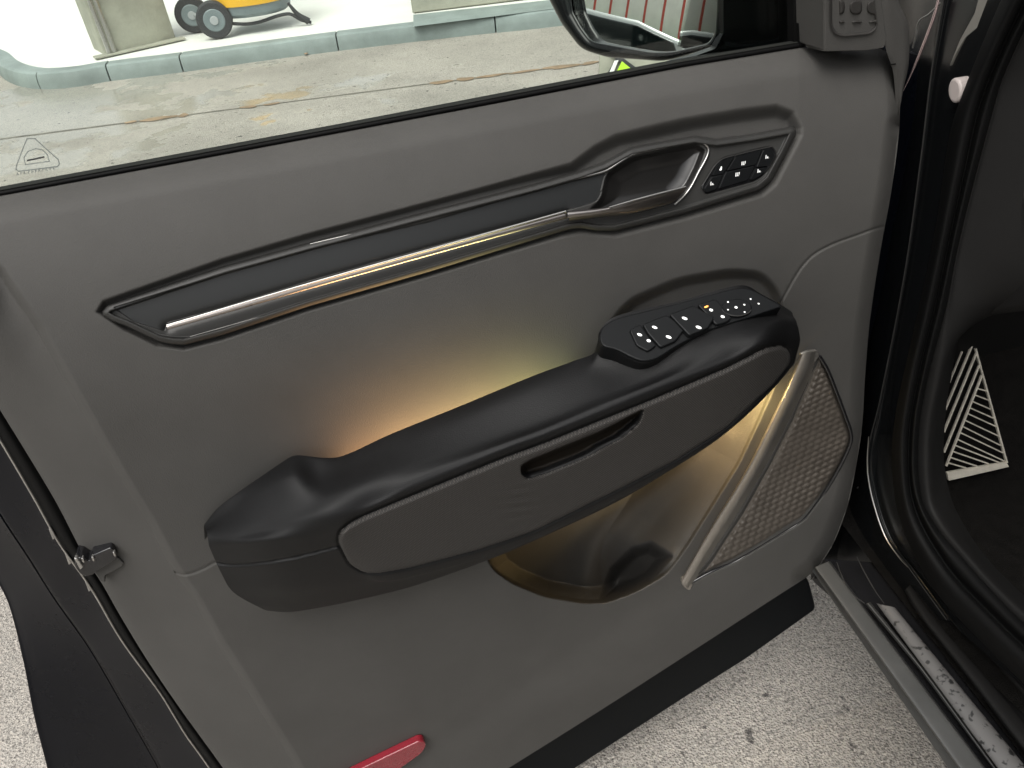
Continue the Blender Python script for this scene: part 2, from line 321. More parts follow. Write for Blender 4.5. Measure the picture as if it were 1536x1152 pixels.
def loft(name, rows, m, parent=None, K=160, sub=6, fn=None, spline=True, label=None, smooth_along=True):
    """rows of (x, y, n) curves; smooth surface through them"""
    rs = [curve(r, K, smooth_along) for r in rows]; A = np.stack(rs, 1)       # K x rows x 3
    if sub > 1 and len(rows) > 2 and spline:
        nr = (len(rows) - 1) * sub + 1; out = np.zeros((K, nr, 3)); x = np.arange(len(rows))
        T = np.zeros_like(A); T[:, 1:-1] = (A[:, 2:] - A[:, :-2]) / 2; T[:, 0] = A[:, 1] - A[:, 0]; T[:, -1] = A[:, -1] - A[:, -2]
        for j in range(nr):
            i = min(j // sub, len(rows) - 2); u = j / sub - i
            out[:, j] = (2*u**3 - 3*u**2 + 1) * A[:, i] + (u**3 - 2*u**2 + u) * T[:, i] + (-2*u**3 + 3*u**2) * A[:, i+1] + (u**3 - u**2) * T[:, i+1]
        A = out
    P = (fn or Wn)(A[..., 0], A[..., 1], A[..., 2]) if fn is None else np.array([[fn(*q) for q in row] for row in A])
    return grid_mesh(name, P, m, parent, uvp=door_uv(P), label=label)
def box(name, c, sz, m, parent=None, rot=0.0, bevel=0.004, label=None, ax=None):
    X, Y, Z = ax if ax else (np.array([math.cos(rot), math.sin(rot), 0]), np.array([-math.sin(rot), math.cos(rot), 0]), np.array([0, 0, 1.0]))
    V = [np.array(c) + X * sx * sz[0] / 2 + Y * sy * sz[1] / 2 + Z * sz_ * sz[2] / 2 for sx in (-1, 1) for sy in (-1, 1) for sz_ in (-1, 1)]
    Fc = [(0, 1, 3, 2), (4, 6, 7, 5), (0, 4, 5, 1), (2, 3, 7, 6), (0, 2, 6, 4), (1, 5, 7, 3)]
    return raw(name, V, Fc, m, parent, True, 35, bevel, 2, label)
def extrude_xy(name, pts, z0, z1, m, parent=None, bevel=0.004, label=None):
    n = len(pts); V = [np.array([q[0], q[1], z1]) for q in pts] + [np.array([q[0], q[1], z0]) for q in pts]
    Fc = [list(range(n)), list(range(2 * n - 1, n - 1, -1))] + [[i, i + n, (i + 1) % n + n, (i + 1) % n] for i in range(n)]
    ob = raw(name, V, Fc, m, parent, True, 35, bevel, 2, label)
    bm = bmesh.new(); bm.from_mesh(ob.data); bmesh.ops.recalc_face_normals(bm, faces=bm.faces); bm.to_mesh(ob.data); bm.free()
    return ob

# ================================================================== SETTING
def ground_sheet(name, half, z, m):
    V = [(-half, -half, z), (half, -half, z), (half, half, z), (-half, half, z)]
    return tag(raw(name, V, [[0, 1, 2, 3]], m, None, False), kind='structure')
ground_sheet('ground', 90, 0.0, M_ground)
MPX = 0.00068                              # rough metres per photo pixel on the door

# raised pavement behind the kerb
kerb_px = [(1500, -60), (1190, -8), (840, 39), (680, 56), (512, 76), (390, 92), (277, 108), (165, 122), (118, 130), (67, 134), (32, 130), (8, 120), (-10, 104), (-60, 84)]
kp = np.array([G(*q, 0)[:2] for q in kerb_px]); kp = even(cr_spline(kp, 800), 240)
tn = np.gradient(kp, axis=0); tn /= np.linalg.norm(tn, axis=1)[:, None]; nr = np.stack([tn[:, 1], -tn[:, 0]], 1)
if nr[60] @ np.array([0, 1]) < 0: nr = -nr
KW, KH = 0.16, 0.125
inner = kp + nr * (KW - 0.01)
pv = [(*q, KH - 0.006) for q in inner] + [(-80, inner[-1][1] + 3, KH - 0.006), (-80, 85, KH - 0.006), (80, 85, KH - 0.006), (80, inner[0][1], KH - 0.006)]
tag(raw('pavement', pv, [list(range(len(pv)))], M_pave, None, False), kind='structure')
kerb = tag(bpy.data.objects.new('kerb', None), kind='structure'); scene.collection.objects.link(kerb); kerb.location = (*kp[120], 0)
cuts = [0]; px_x = np.array([CX + F * ((np.array([*q, 0]) - CAM) @ R) / ((np.array([*q, 0]) - CAM) @ fw) for q in kp])
for jx in (1300, 1120, 960, 740, 512, 277, 163, 60, -20): cuts.append(int(np.argmin(np.abs(px_x - jx))))
cuts = sorted(set(cuts + [239]))
for a, b in zip(cuts[:-1], cuts[1:]):
    if b - a < 2: continue
    seg = kp[a:b + 1].copy(); sn = nr[a:b + 1]; seg[0] += tn[a] * 0.006; seg[-1] -= tn[b] * 0.006
    prof = [(0.0, -0.02), (0.0, KH * 0.4), (0.008, KH - 0.03), (0.016, KH - 0.012), (0.034, KH), (KW, KH), (KW, -0.02)]
    dz = random.uniform(-0.002, 0.002)
    V = [np.array([*(seg[i] + sn[i] * w), z + dz]) for i in range(len(seg)) for w, z in prof]; n_ = len(prof)
    Fc = [[i * n_ + j, (i + 1) * n_ + j, (i + 1) * n_ + (j + 1) % n_, i * n_ + (j + 1) % n_] for i in range(len(seg) - 1) for j in range(n_)]
    Fc += [list(range(n_)), [(len(seg) - 1) * n_ + j for j in range(n_)][::-1]]
    raw('kerb_stone', V, Fc, M_kerb, kerb, True, 30)
# paler gutter slab on the pavement top at the right
V = [G(x, y, KH + 0.004) for x, y in [(620, 40), (840, 12), (1200, -28), (1200, -60), (860, -4), (620, 22)]]
tag(raw('gutter_slab', V, [list(range(6))], M_kerb, None, False), kind='structure')

def blob(name, cx, cy, rx, ry, z, m, seed, kind=None, n=40, rot=-0.12, rough=0.28):
    rg = random.Random(seed); ph = [rg.uniform(0, 6.28) for _ in range(6)]
    pts = []
    for i in range(n):
        t = 2 * math.pi * i / n; r = 1 + sum(rough / (k + 1) * math.sin((k + 2) * t + ph[k]) for k in range(6))
        dx, dy = rx * r * math.cos(t), ry * r * math.sin(t); pts.append(G(cx + dx, cy + dy + dx * rot, z))
    return raw(name, pts, [list(range(n))], m, None, False)
# drain line with rusty covers
def drain_y(x): return 208 - 0.1285 * x
dr = thing('drain_channel', tuple(G(560, drain_y(560), 0)), 'long narrow drain line with rust brown covers crossing the wet road', 'drain')
V = [G(x, drain_y(x) + 0.7, 0.003) for x in range(-60, 930, 30)] + [G(x, drain_y(x) - 0.5, 0.003) for x in range(900, -90, -30)]
raw('channel', V, [list(range(len(V)))], mat('dirty_joint', (0.16, 0.15, 0.125), 0.9, var=(9, 0.5)), dr, False)
for i, (x0, x1) in enumerate([(188, 204), (213, 262), (268, 282), (362, 384), (396, 418), (648, 676), (684, 712), (716, 757), (765, 811), (817, 868), (874, 896)]):
    ob = blob('drain_cover', (x0 + x1) / 2, drain_y((x0 + x1) / 2), (x1 - x0) / 2 + 1, 1.5 + (i * 7 % 4) * 0.4, 0.005, M_rust, i + 40, rough=0.16, rot=-0.1285)
    ob.parent = dr; ob.data.transform(Matrix.Translation(-root_of(dr)))
for (x, y, r) in [(459, 81, 4), (773, 41, 4)]:
    c = G(x, y, 0.012); t_ = random.random() * 3
    V = [c + np.array([math.cos(t_ + k) * r * 0.006 * (1 if k % 2 else 0.6), math.sin(t_ + k) * r * 0.006, 0.008 * (k % 2)]) for k in range(6)]
    lf = tag(raw('fallen_leaf', V, [list(range(6))], M_rust, None, False), 'brown leaf at the foot of the kerb ' + ('below the wheeled tank' if x < 500 else 'near the side mirror'), 'leaf', 'fallen leaves by the kerb')

# concrete column
A, B = G(161, 84, KH), G(268, 60, KH); ex = (B - A) / np.linalg.norm(B - A); ey = np.array([-ex[1], ex[0], 0]); wd = np.linalg.norm(B - A)
if ey[1] < 0: ey = -ey
cl = thing('concrete_column', tuple(A + ex * wd / 2 + ey * wd / 2), 'greenish grey concrete column with a metal corner guard standing on the pavement', 'column')
ch = 0.42 * wd
pts = [A + ex * 0.10 * wd, A + ex * 0.62 * wd - ey * 0.0, B - ex * 0.0 + ey * 0.12 * wd, B + ey * 0.8 * wd, B - ex * 0.2 * wd + ey * wd, A + ex * 0.1 * wd + ey * wd, A + ey * 0.8 * wd, A + ey * 0.12 * wd]
extrude_xy('shaft', pts, KH - 0.02, 3.6, M_conc, cl, 0.01)
for k, off in enumerate((0.0, 0.045)):
    c = A + ex * (0.02 + off) - ey * 0.02; tube('corner_guard', [c, c + np.array([0, 0, 2.2])], 0.018, M_metal, cl, smooth=False, seg=6)
bp_ = A + ex * wd / 2; box('base_strip', A + ex * wd * 0.45 - ey * 0.02 + np.array([0, 0, 0.012]), (wd * 1.25, 0.10, 0.016), M_conc, cl, rot=math.atan2(ex[1], ex[0]))
# low wall at the top edge
A, B = G(619, 20, KH), G(800, -2, KH); ex = (B - A) / np.linalg.norm(B - A); ey = np.array([-ex[1], ex[0], 0])
wl = thing('concrete_wall', tuple(A), 'grey concrete wall end on the pavement behind the kerb', 'wall')
Lw = 2.6; ang = math.atan2(ex[1], ex[0])
box('wall_body', A + ex * Lw / 2 + ey * 0.2 + np.array([0, 0, 0.6]), (Lw, 0.4, 1.2), M_conc, wl, rot=ang, bevel=0.012)
box('coping', A + ex * Lw / 2 + ey * 0.2 + np.array([0, 0, 1.225]), (Lw + 0.06, 0.46, 0.05), M_kerb, wl, rot=ang, bevel=0.008)

# wheeled tank
Wc = G(330, 57, KH); dist = np.linalg.norm(Wc - CAM); pxm = dist / F
rgt = G(430, 42, KH) - Wc; rgt /= np.linalg.norm(rgt); bk = np.array([-rgt[1], rgt[0], 0])
ac = thing('wheeled_tank', tuple(Wc), 'yellow and grey portable tank on two black wheels standing on bright paving', 'air tank')
rw = 22 * pxm
def cyl(name, c, axis, r, h, m, parent, seg=32, bevel=0.004, r2=None):
    axis = axis / np.linalg.norm(axis); a = np.cross(axis, [0, 0, 1.0] if abs(axis[2]) < 0.9 else [1.0, 0, 0]); a /= np.linalg.norm(a); b = np.cross(axis, a); r2 = r if r2 is None else r2
    V = [c + (a * math.cos(2*math.pi*i/seg) + b * math.sin(2*math.pi*i/seg)) * r for i in range(seg)] + [c + axis * h + (a * math.cos(2*math.pi*i/seg) + b * math.sin(2*math.pi*i/seg)) * r2 for i in range(seg)]
    Fc = [list(range(seg))[::-1], list(range(seg, 2 * seg))] + [[i, (i + 1) % seg, (i + 1) % seg + seg, i + seg] for i in range(seg)]
    return raw(name, V, Fc, m, parent, True, 35, bevel, 2)
for sgn in (0, 1):
    c = Wc + bk * (0.42 * sgn) + np.array([0, 0, rw]) - rgt * 0.22 * sgn
    w_ = cyl('wheel', c - bk * 0.04, bk, rw, 0.09, M_tyre, ac, 36, 0.014)
    cyl('hub', c - bk * 0.055, bk, rw * 0.24, 0.12, M_hub, w_, 16)
    cyl('rim', c - bk * 0.045, bk, rw * 0.62, 0.1, M_tank, w_, 24, 0.01)
tc_ = Wc + rgt * 0.34 + bk * 0.2 - np.array([0, 0, 0.12]); zt = KH * 0 + 0.30
prof = [(0.0, 0.245), (0.2, 0.245), (0.29, 0.25), (0.335, 0.28), (0.345, 0.325), (0.345, 0.345)]
V = []; sg = 40
for r, z in prof: V += [tc_ + np.array([r * math.cos(2*math.pi*i/sg) * rgt[0] * 0.95 + r * math.sin(2*math.pi*i/sg) * bk[0] * 0.8, r * math.cos(2*math.pi*i/sg) * rgt[1] * 0.95 + r * math.sin(2*math.pi*i/sg) * bk[1] * 0.8, z]) for i in range(sg)]
Fc = [[j * sg + i, j * sg + (i + 1) % sg, (j + 1) * sg + (i + 1) % sg, (j + 1) * sg + i] for j in range(len(prof) - 1) for i in range(sg)]
raw('tank_base', V, Fc, M_tank, ac)
prof2 = [(0.345, 0.345), (0.36, 0.35), (0.36, 0.75), (0.33, 0.86), (0.2, 0.93), (0.0, 0.95)]
V = []
for r, z in prof2: V += [tc_ + np.array([r * math.cos(2*math.pi*i/sg) * rgt[0] * 0.95 + r * math.sin(2*math.pi*i/sg) * bk[0] * 0.8, r * math.cos(2*math.pi*i/sg) * rgt[1] * 0.95 + r * math.sin(2*math.pi*i/sg) * bk[1] * 0.8, z]) for i in range(sg)]
raw('tank_top', V, Fc, M_yellow, ac)
zz = lambda q, z: np.array([q[0], q[1], z])
tube('frame_rail', [zz(Wc + rgt * 0.05, 0.24), zz(Wc + rgt * 0.3, 0.20), zz(Wc + rgt * 0.62, 0.235), zz(Wc + rgt * 0.72, 0.17), zz(Wc + rgt * 0.80, 0.14)], 0.014, M_tyre, ac, seg=8)
tube('stand_leg', [zz(Wc + rgt * 0.64, 0.32), zz(Wc + rgt * 0.70, 0.22), zz(Wc + rgt * 0.78, 0.15)], [0.012, 0.02, 0.03], M_tyre, ac, seg=8)
tube('axle', [Wc + np.array([0, 0, rw]), Wc + bk * 0.42 - rgt * 0.22 + np.array([0, 0, rw])], 0.016, M_hub, ac, smooth=False)

# lime and white board standing under the mirror, on the road
bA = G(898, 116, 0); sb = thing('reflective_board', tuple(bA), 'small lime and white reflective board in a dark frame seen below the side mirror', 'warning board')
bf, bnn = plane_fn(bA, G(1010, 104, 0), bA + np.array([0, 0.25, 1.0]))
prism('board_frame', [(898, 125), (900, 78), (960, 70), (1010, 96), (1012, 118)], lambda x, y: bf(x, y, -0.01), -bnn * 0.03, M_conc, sb, 0.004)
prism('dark_bar', [(905, 122), (924, 88), (912, 80), (920, 76), (958, 104), (952, 108), (928, 92), (911, 122)], lambda x, y: bf(x, y, 0.012), -bnn * 0.018, M_tyre, sb, 0.002)
prism('white_bar', [(910, 118), (922, 91), (928, 90), (917, 118)], lambda x, y: bf(x, y, 0.02), -bnn * 0.01, M_white, sb, 0.002)
prism('lime_panel', [(920, 118), (933, 92), (952, 107), (948, 114)], lambda x, y: bf(x, y, 0.02), -bnn * 0.01, M_lime, sb, 0.002)

# ================================================================== CAR DOOR
hinge_pt = W(1290, 700, -0.05); door = car = thing('car', tuple(body(-0.5, 0.6, -LIFT)), 'black car with its front door open, showing dark grey door panel and black armrest', 'car')

L_belt = [(-120, 318), (0, 296), (512, 201), (1024, 103), (1199, 74)]
top_px = [(-120, 317), (0, 294), (256, 247), (512, 199), (768, 151), (1024, 101), (1199, 72), (1262, 73), (1318, 72), (1333, 79), (1343, 98)]
right_px = [(1343, 98), (1349, 140), (1349, 190), (1338, 280), (1320, 380), (1305, 480), (1298, 560), (1293, 640), (1284, 700), (1271, 760), (1250, 815), (1226, 852), (1207, 868)]
bot_px = [(520, 1300), (620, 1240), (763, 1152), (900, 1066), (1029, 983), (1163, 896), (1207, 868)]
ridge_px = [(-120, 317), (-60, 350), (0, 412), (17, 439), (56, 495), (100, 574), (148, 660), (191, 734), (226, 791), (252, 842), (268, 868), (293, 904), (325, 963), (361, 1018), (391, 1067), (436, 1138), (480, 1220), (520, 1300)]
NU, NV = 760, 620
gx, gy = coons(curve(top_px, NU, False), curve(bot_px, NU), curve(ridge_px, NV), curve(right_px, NV))

arm_top = [(306, 788), (325, 765), (350, 745), (398, 712), (425, 694), (437, 687), (449, 685), (483, 688), (514, 685), (585, 653), (686, 612), (800, 565), (860, 543), (893, 529), (900, 500), (925, 478), (1016, 455), (1094, 433), (1120, 431), (1141, 442), (1170, 457), (1188, 468)]
slot = rounded([(778, 696), (794, 686), (895, 645), (966, 609), (958, 632), (930, 655), (876, 684), (817, 708), (792, 716), (781, 711)], 8)
recess_px = [(146, 468), (156, 452), (335, 389), (465, 351), (640, 305), (800, 262), (858, 247), (892, 222), (925, 205), (1029, 181), (1115, 167), (1165, 161), (1188, 170), (1199, 192), (1199, 202), (1161, 275), (1143, 290), (1029, 325), (923, 352), (872, 348), (843, 353), (640, 415), (465, 465), (335, 509), (277, 524), (236, 519), (187, 495)]
bez_px = [(151, 467), (160, 457), (335, 399), (640, 317), (800, 276), (869, 256), (905, 243), (945, 221), (1043, 203), (1075, 208), (1190, 190), (1196, 200), (1158, 273), (1141, 287), (1029, 322), (923, 349), (872, 345), (843, 350), (640, 412), (465, 462), (335, 505), (277, 520), (238, 515), (189, 492)]
pocket = rounded([(731, 839), (741, 856), (770, 876), (817, 895), (876, 905), (911, 904), (954, 888), (997, 864), (1014, 847), (1032, 821), (1071, 759), (1110, 696), (1141, 630), (1166, 572), (1190, 520), (1000, 560), (760, 700), (725, 800)], 12)
grille_px = [(1229, 534), (1240, 552), (1250, 576), (1267, 621), (1277, 653), (1274, 670), (1257, 705), (1236, 740), (1208, 778), (1194, 788), (1104, 842), (1066, 858), (1040, 872), (1069, 837), (1115, 767), (1156, 694), (1187, 632), (1212, 576)]
bar_px = [(1201, 531), (1212, 527), (1226, 526), (1229, 533), (1212, 576), (1187, 632), (1156, 694), (1115, 767), (1069, 837), (1042, 880), (1033, 885), (1024, 878), (1022, 870), (1069, 788), (1118, 708), (1156, 632), (1187, 566)]
podrec = rounded([(880, 560), (905, 500), (925, 468), (946, 447), (1016, 417), (1094, 403), (1145, 407), (1172, 440), (1185, 520), (1000, 600)], 18)

def base_n(x, y):
    n = np.zeros_like(x)
    yb = np.interp(x, [q[0] for q in L_belt] + [1345], [q[1] for q in L_belt] + [72]); dB = np.maximum(0, (y - yb)) * 0.98
    n -= 0.014 * np.maximum(0, 1 - dB / 42) ** 2.0
    n -= 0.066 * np.maximum(0, 1 - dB / 380) ** 2.0
    return n
def panel_n(x, y):
    n = base_n(x, y)
    dR = pdist(x, y, right_px[2:]); n -= 0.016 * np.maximum(0, 1 - dR / 24) ** 2
    dR2 = pdist(x, y, top_px[-4:] + right_px[:3]); n -= 0.014 * np.maximum(0, 1 - dR2 / 20) ** 2
    dL = pdist(x, y, ridge_px[1:]); n -= 0.007 * np.maximum(0, 1 - dL / 13) ** 1.6
    # lower flare
    dl = (y - (1010 - 0.68 * (x - 850))) * 0.82
    n += 0.006 * ss(-30, 30, dl)
    # concave sweep over the trim strip, shallow at the rear and deep at the front
    s = sdf(x, y, recess_px); wr = 8 + 12 * ss(700, 1000, x)
    n -= (0.009 + 0.005 * ss(700, 1000, x)) * ss(-4, 1, s / wr * 4 - 2.5)
    n -= 0.04 * ss(8, 18, sdf(x, y, bez_px))
    s = sdf(x, y, podrec); n -= 0.012 * ss(-3, 16, s)
    # seams
    for line in ([(262, 858), (275, 862), (290, 859), (305, 853), (325, 843), (360, 835)], [(1160, 468), (1172, 452), (1190, 420), (1203, 400), (1222, 381), (1250, 366), (1285, 353), (1313, 343), (1325, 340)]):
        d = pdist(x, y, curve(line, 40)); n -= 0.0018 * np.exp(-(d / 1.5) ** 2)
    # speaker well
    s = sdf(x, y, np.array(grille_px + [])); n -= 0.006 * ss(-2.0, 2.0, s)
    # map pocket: steep lower lip, long slope at the front side
    s = sdf(x, y, pocket)
    dr_ = pdist(x, y, [(1014, 847), (1032, 821), (1071, 759), (1110, 696), (1141, 630), (1175, 560)])
    dlow = pdist(x, y, [(725, 820), (741, 856), (770, 876), (817, 895), (876, 905), (911, 904), (954, 888), (997, 864), (1014, 847)])
    depth = 0.155 * ss(-10, 130, dr_) * (0.45 + 0.55 * ss(0, 30, dlow))
    depth = np.minimum(depth + 0.006 * ss(0, 6, s), 0.155)
    rl = [(1062, 640), (1030, 684), (985, 728), (935, 775), (895, 830), (880, 900)]
    dd = pdist(x, y, curve(rl, 40)); depth -= 0.035 * np.exp(-(dd / 30) ** 2) * ss(0, 30, s)
    well = [(950, 826), (975, 818), (1003, 835), (975, 870), (930, 890), (905, 895), (920, 855)]
    depth += 0.05 * ss(-8, 14, sdf(x, y, well))
    n -= np.maximum(depth, 0) * ss(-1.0, 5.0, s)
    return n
pn = panel_n(gx, gy); P = Wn(gx, gy, pn)
grid_mesh('door_panel', P, M_panel, door, uvp=door_uv(P), label='dark grey moulded inner panel')
def panel_at(x, y): return float(panel_n(np.array([[float(x)]]), np.array([[float(y)]]))[0, 0])

# rear facet, gasket and painted shut face
E0 = [(-120, 400), (-60, 508), (0, 608), (43, 678), (87, 752), (130, 834), (156, 874), (182, 920), (228, 995), (277, 1067), (338, 1152), (400, 1245), (440, 1310)]
E1 = [(-120, 460), (-60, 562), (0, 660), (56, 756), (87, 812), (121, 860), (140, 888), (182, 960), (241, 1041), (277, 1100), (314, 1152), (370, 1240), (405, 1310)]
E2 = [(-120, 560), (-60, 665), (0, 769), (43, 834), (82, 895), (137, 972), (195, 1070), (241, 1150), (290, 1240), (320, 1310)]
E3 = [(-120, 690), (-60, 775), (0, 878), (16, 914), (36, 995), (52, 1077), (70, 1148), (95, 1250), (108, 1310)]
wn_ = lambda L, n, dx=0, dy=0: [(x + dx, y + dy, n) for x, y in L]
ridge3 = [(x, y, panel_at(x, y) + 0.0) for x, y in curve(ridge_px, 60)]
loft('panel_return', [ridge3, [(x - 4, y + 2, n - 0.003) for x, y, n in ridge3], [((a[0] + b[0]) / 2, (a[1] + b[1]) / 2, -0.024) for a, b in zip(curve(ridge_px, 30), curve(E0, 30))], wn_(E0, -0.036), wn_(E0, -0.046, 1, -1)], M_panel, door, K=220, sub=4)
loft('door_gasket', [wn_(E0, -0.046, 6, -4), wn_(E0, -0.044, -3, 1), [((a[0] + b[0]) / 2, (a[1] + b[1]) / 2, -0.040) for a, b in zip(curve(E0, 30), curve(E1, 30))], wn_(E1, -0.050, 1, 0), wn_(E1, -0.060, 3, 0)], M_rubber, door, K=160, sub=3)
tube('shut_line_trim', [W(x, y, -0.046) for x, y in curve(E1, 30)], 0.0011, M_metal, door)
def offs(L, M_, t): return [(a[0] * (1 - t) + b[0] * t, a[1] * (1 - t) + b[1] * t) for a, b in zip(curve(L, 30), curve(M_, 30))]
loft('door_shell', [wn_(E1, -0.055, 2, 0), wn_(offs(E1, E2, 0.08), -0.060), wn_(offs(E1, E2, 0.5), -0.075), wn_(offs(E1, E2, 0.92), -0.090), wn_(E2, -0.094), wn_(offs(E2, E3, 0.04), -0.100), wn_(offs(E2, E3, 0.5), -0.128), wn_(offs(E2, E3, 0.93), -0.152), wn_(E3, -0.158), wn_(E3, -0.19, 10, -6)], M_paint, door, K=220, sub=4)
tube('shut_face_crease', [W(x, y, -0.096) for x, y in curve(offs(E2, E3, 0.03), 30)], 0.0009, M_paint, door)
loft('outer_skin', [wn_(offs(E3, E3, 0), -0.17, 12, -6), [(x - 14, y - 20, -0.175) for x, y in [(1340, 110), (1340, 190), (1320, 380), (1300, 480), (1290, 640), (1260, 760), (1205, 860), (1150, 890), (800, 1110)]]], M_paint, door, K=60, sub=1)
# black lower cladding
prism('lower_cladding', rounded([(520, 1310), (540, 1270), (763, 1140), (1029, 972), (1163, 885), (1207, 858), (1216, 878), (1224, 910), (1222, 916), (1118, 990), (1029, 1046), (868, 1150), (650, 1291), (560, 1320)], 6), lambda x, y: W(x, y, -0.035), -N * 0.05, M_clad, door, 0.004)
rfn = lambda x, y: W(x, y, panel_at(x, y) + 0.004)
prism('reflector', rounded([(480, 1185), (552, 1149), (629, 1112), (636, 1112), (640, 1118), (633, 1130), (605, 1150), (560, 1180), (500, 1215)], 6), lambda x, y: W(x, y, 0.012), -N * 0.012, M_red, door, 0.0015, label='red reflector near the lower rear corner')

# latch catch on the rear edge
prism('latch_pocket', rounded([(142, 858), (176, 836), (186, 845), (183, 850), (157, 864), (158, 874), (150, 872)], 3), lambda x, y: W(x, y, -0.024), -N * 0.02, M_panel, door, 0.0015)
hook = prism('latch_hook', rounded([(120, 861), (112, 850), (112, 838), (122, 836), (134, 842), (137, 834), (165, 822), (169, 823), (176, 835), (173, 840), (145, 857), (140, 862), (128, 865)], 3), lambda x, y: W(x, y, -0.018), -N * 0.02, M_gloss, door, 0.0015)
prism('latch_pin', [(111, 838), (116, 838), (125, 851), (120, 855)], lambda x, y: W(x, y, -0.0155), -N * 0.006, M_metal, hook, 0.0008)
for (x, y) in [(139, 839), (171, 832), (124, 841)]:
    prism('latch_clip', [(x - 2, y - 3), (x + 1, y - 3), (x + 3, y + 3), (x, y + 3)], lambda a, b: W(a, b, -0.015), -N * 0.005, M_metal, hook, 0.0005)
for (x, y, k) in [(77, 802, 1), (101, 838, 1.2), (131, 880, 1)]:
    prism('edge_clip', [(x - 4 * k, y - 8 * k), (x - 1, y - 6 * k), (x + 5 * k, y + 6 * k), (x + 2, y + 8 * k)], lambda a, b: W(a, b, -0.045), -N * 0.005, M_metal, door, 0.0006)

# belt seal, glass
def Lb(dy, n): return [(x, y + dy, n) for x, y in L_belt]
loft('belt_seal', [Lb(-16, -0.106), Lb(-13, -0.092), Lb(-8, -0.084), Lb(-2, -0.084), Lb(0, -0.090), Lb(3, -0.104)], M_rubber, door, K=200, sub=4, smooth_along=False)
loft('seal_lip', [Lb(-14.5, -0.094), Lb(-13, -0.090), Lb(-10.5, -0.0850), Lb(-9.8, -0.087)], M_sealtop, door, K=160, sub=3, smooth_along=False)
glass = prism('window_glass', [(-420, 372), (1197, 74), (1205, -330), (-420, -330)], lambda x, y: W(x, y, -0.100), -N * 0.004, M_glass, door, 0)
# etched triangle mark on the glass
M_etch = mat('etched_grey_print', (0.25, 0.27, 0.25), 0.6)
gfn = lambda x, y, k=0: W(x, y, -0.0447)
def stroke(name, pts, w, m, parent, closed=False, n=-0.0992):
    pts = [np.array(q, float) for q in pts]; V = []; Fc = []
    segs = list(zip(pts, pts[1:] + pts[:1])) if closed else list(zip(pts[:-1], pts[1:]))
    for a, b in segs:
        t = (b - a) / (np.linalg.norm(b - a) + 1e-9); q = np.array([-t[1], t[0]]) * w / 2; i = len(V); a2, b2 = a - t * w * 0.3, b + t * w * 0.3
        V += [W(*(a2 + q), n), W(*(b2 + q), n), W(*(b2 - q), n), W(*(a2 - q), n)]; Fc.append([i, i + 1, i + 2, i + 3])
    return raw(name, V, Fc, m, parent, False)
stroke('etched_mark', [(40.6, 208), (52.5, 208), (70, 224), (87, 239), (89, 246), (86, 250), (60, 253), (28, 257), (24, 254), (25, 248), (34, 224)], 1.9, M_etch, glass, True)
stroke('etched_mark', [(38, 247), (36, 236), (42, 227), (53.5, 223), (64, 225), (71, 232), (74, 242), (38, 247)], 1.6, M_etch, glass)
stroke('etched_mark', [(41, 240.6), (50, 239), (66, 235.5)], 2.6, mat('etched_dark_print', (0.05, 0.05, 0.05), 0.6), glass)
rg = random.Random(4)
for k in range(11):
    x = 26 + k * 5.4; y = 261 - k * 0.85; stroke('etched_letter', [(x, y - 1.8), (x + rg.uniform(-1, 1), y + 1.8)], 1.2, M_etch, glass); stroke('etched_letter', [(x, y + rg.choice([-1.6, 0, 1.6])), (x + 2.6, y + rg.choice([-1.6, 0, 1.6]))], 1.0, M_etch, glass)

# window divider, sail panel, tweeter
for x0, x1, n in ((1191, 1198, -0.088), (1200, 1209, -0.082)):
    prism('window_divider', [(x0, -330), (x1, -330), (x1, 71), (x0, 73)], lambda x, y: W(x, y, n), -N * 0.03, M_rubber, door, 0.002)
sail = prism('sail_panel', rounded([(1238, -330), (1330, -330), (1322, 0), (1330, 62), (1326, 72), (1300, 76), (1238, 77.5)], 3), lambda x, y: W(x, y, -0.040), -N * 0.05, M_panel, door, 0.003)
loft('sail_return', [[(1240, -330, -0.042), (1240, 75, -0.042)], [(1236, -330, -0.04), (1237, 77, -0.0405)], [(1212, -330, -0.08), (1211, 71, -0.08)], [(1210, -330, -0.1), (1209, 70, -0.1)]], M_panel, door, K=10, sub=1)
tw = rounded([(1246, -200), (1312, -200), (1311, 0), (1316, 40), (1306, 50), (1264, 54), (1252, 50), (1246, 36)], [1, 1, 2, 6, 6, 6, 6, 3])
tx, ty = np.meshgrid(np.arange(1242, 1320, 0.8), np.arange(-120, 58, 0.8), indexing='ij'); s_ = sdf(tx, ty, tw)
lat = np.maximum(np.abs(np.sin((tx - 1246) * math.pi / 26 + 0.15 * np.sin(ty / 9))) * np.abs(np.sin((ty + 4) * math.pi / 30)), 0)
inn = ss(0, 4, s_); latm = ss(0.25, 0.6, lat) * ss(16, 22, tx - 1240) * (ty < 34)
tn_ = 0.0012 - 0.0035 * inn + 0.0032 * latm * inn
grid_mesh('tweeter_grille', Wn(tx, ty, tn_ - 0.039), M_dark, sail, keep=s_ > -1.5)
fe = [(1322, -200), (1344, -40), (1347, 0), (1361, 36), (1363, 91), (1355, 135), (1348, 172)]
loft('front_cover', [[(1300, -200, -0.042), (1318, 0, -0.042), (1328, 70, -0.042), (1340, 110, -0.046), (1344, 172, -0.050)], [(1320, -200, -0.040), (1336, 0, -0.040), (1346, 70, -0.042), (1349, 110, -0.044), (1347, 172, -0.050)], [(x, y, -0.050) for x, y in fe], [(x - 3, y, -0.100) for x, y in fe]], M_panel, door, K=60, sub=4)
tube('cover_seam', [W(1336, 97, -0.0415), W(1361, 93, -0.0485)], 0.0006, M_rubber, door, smooth=False)

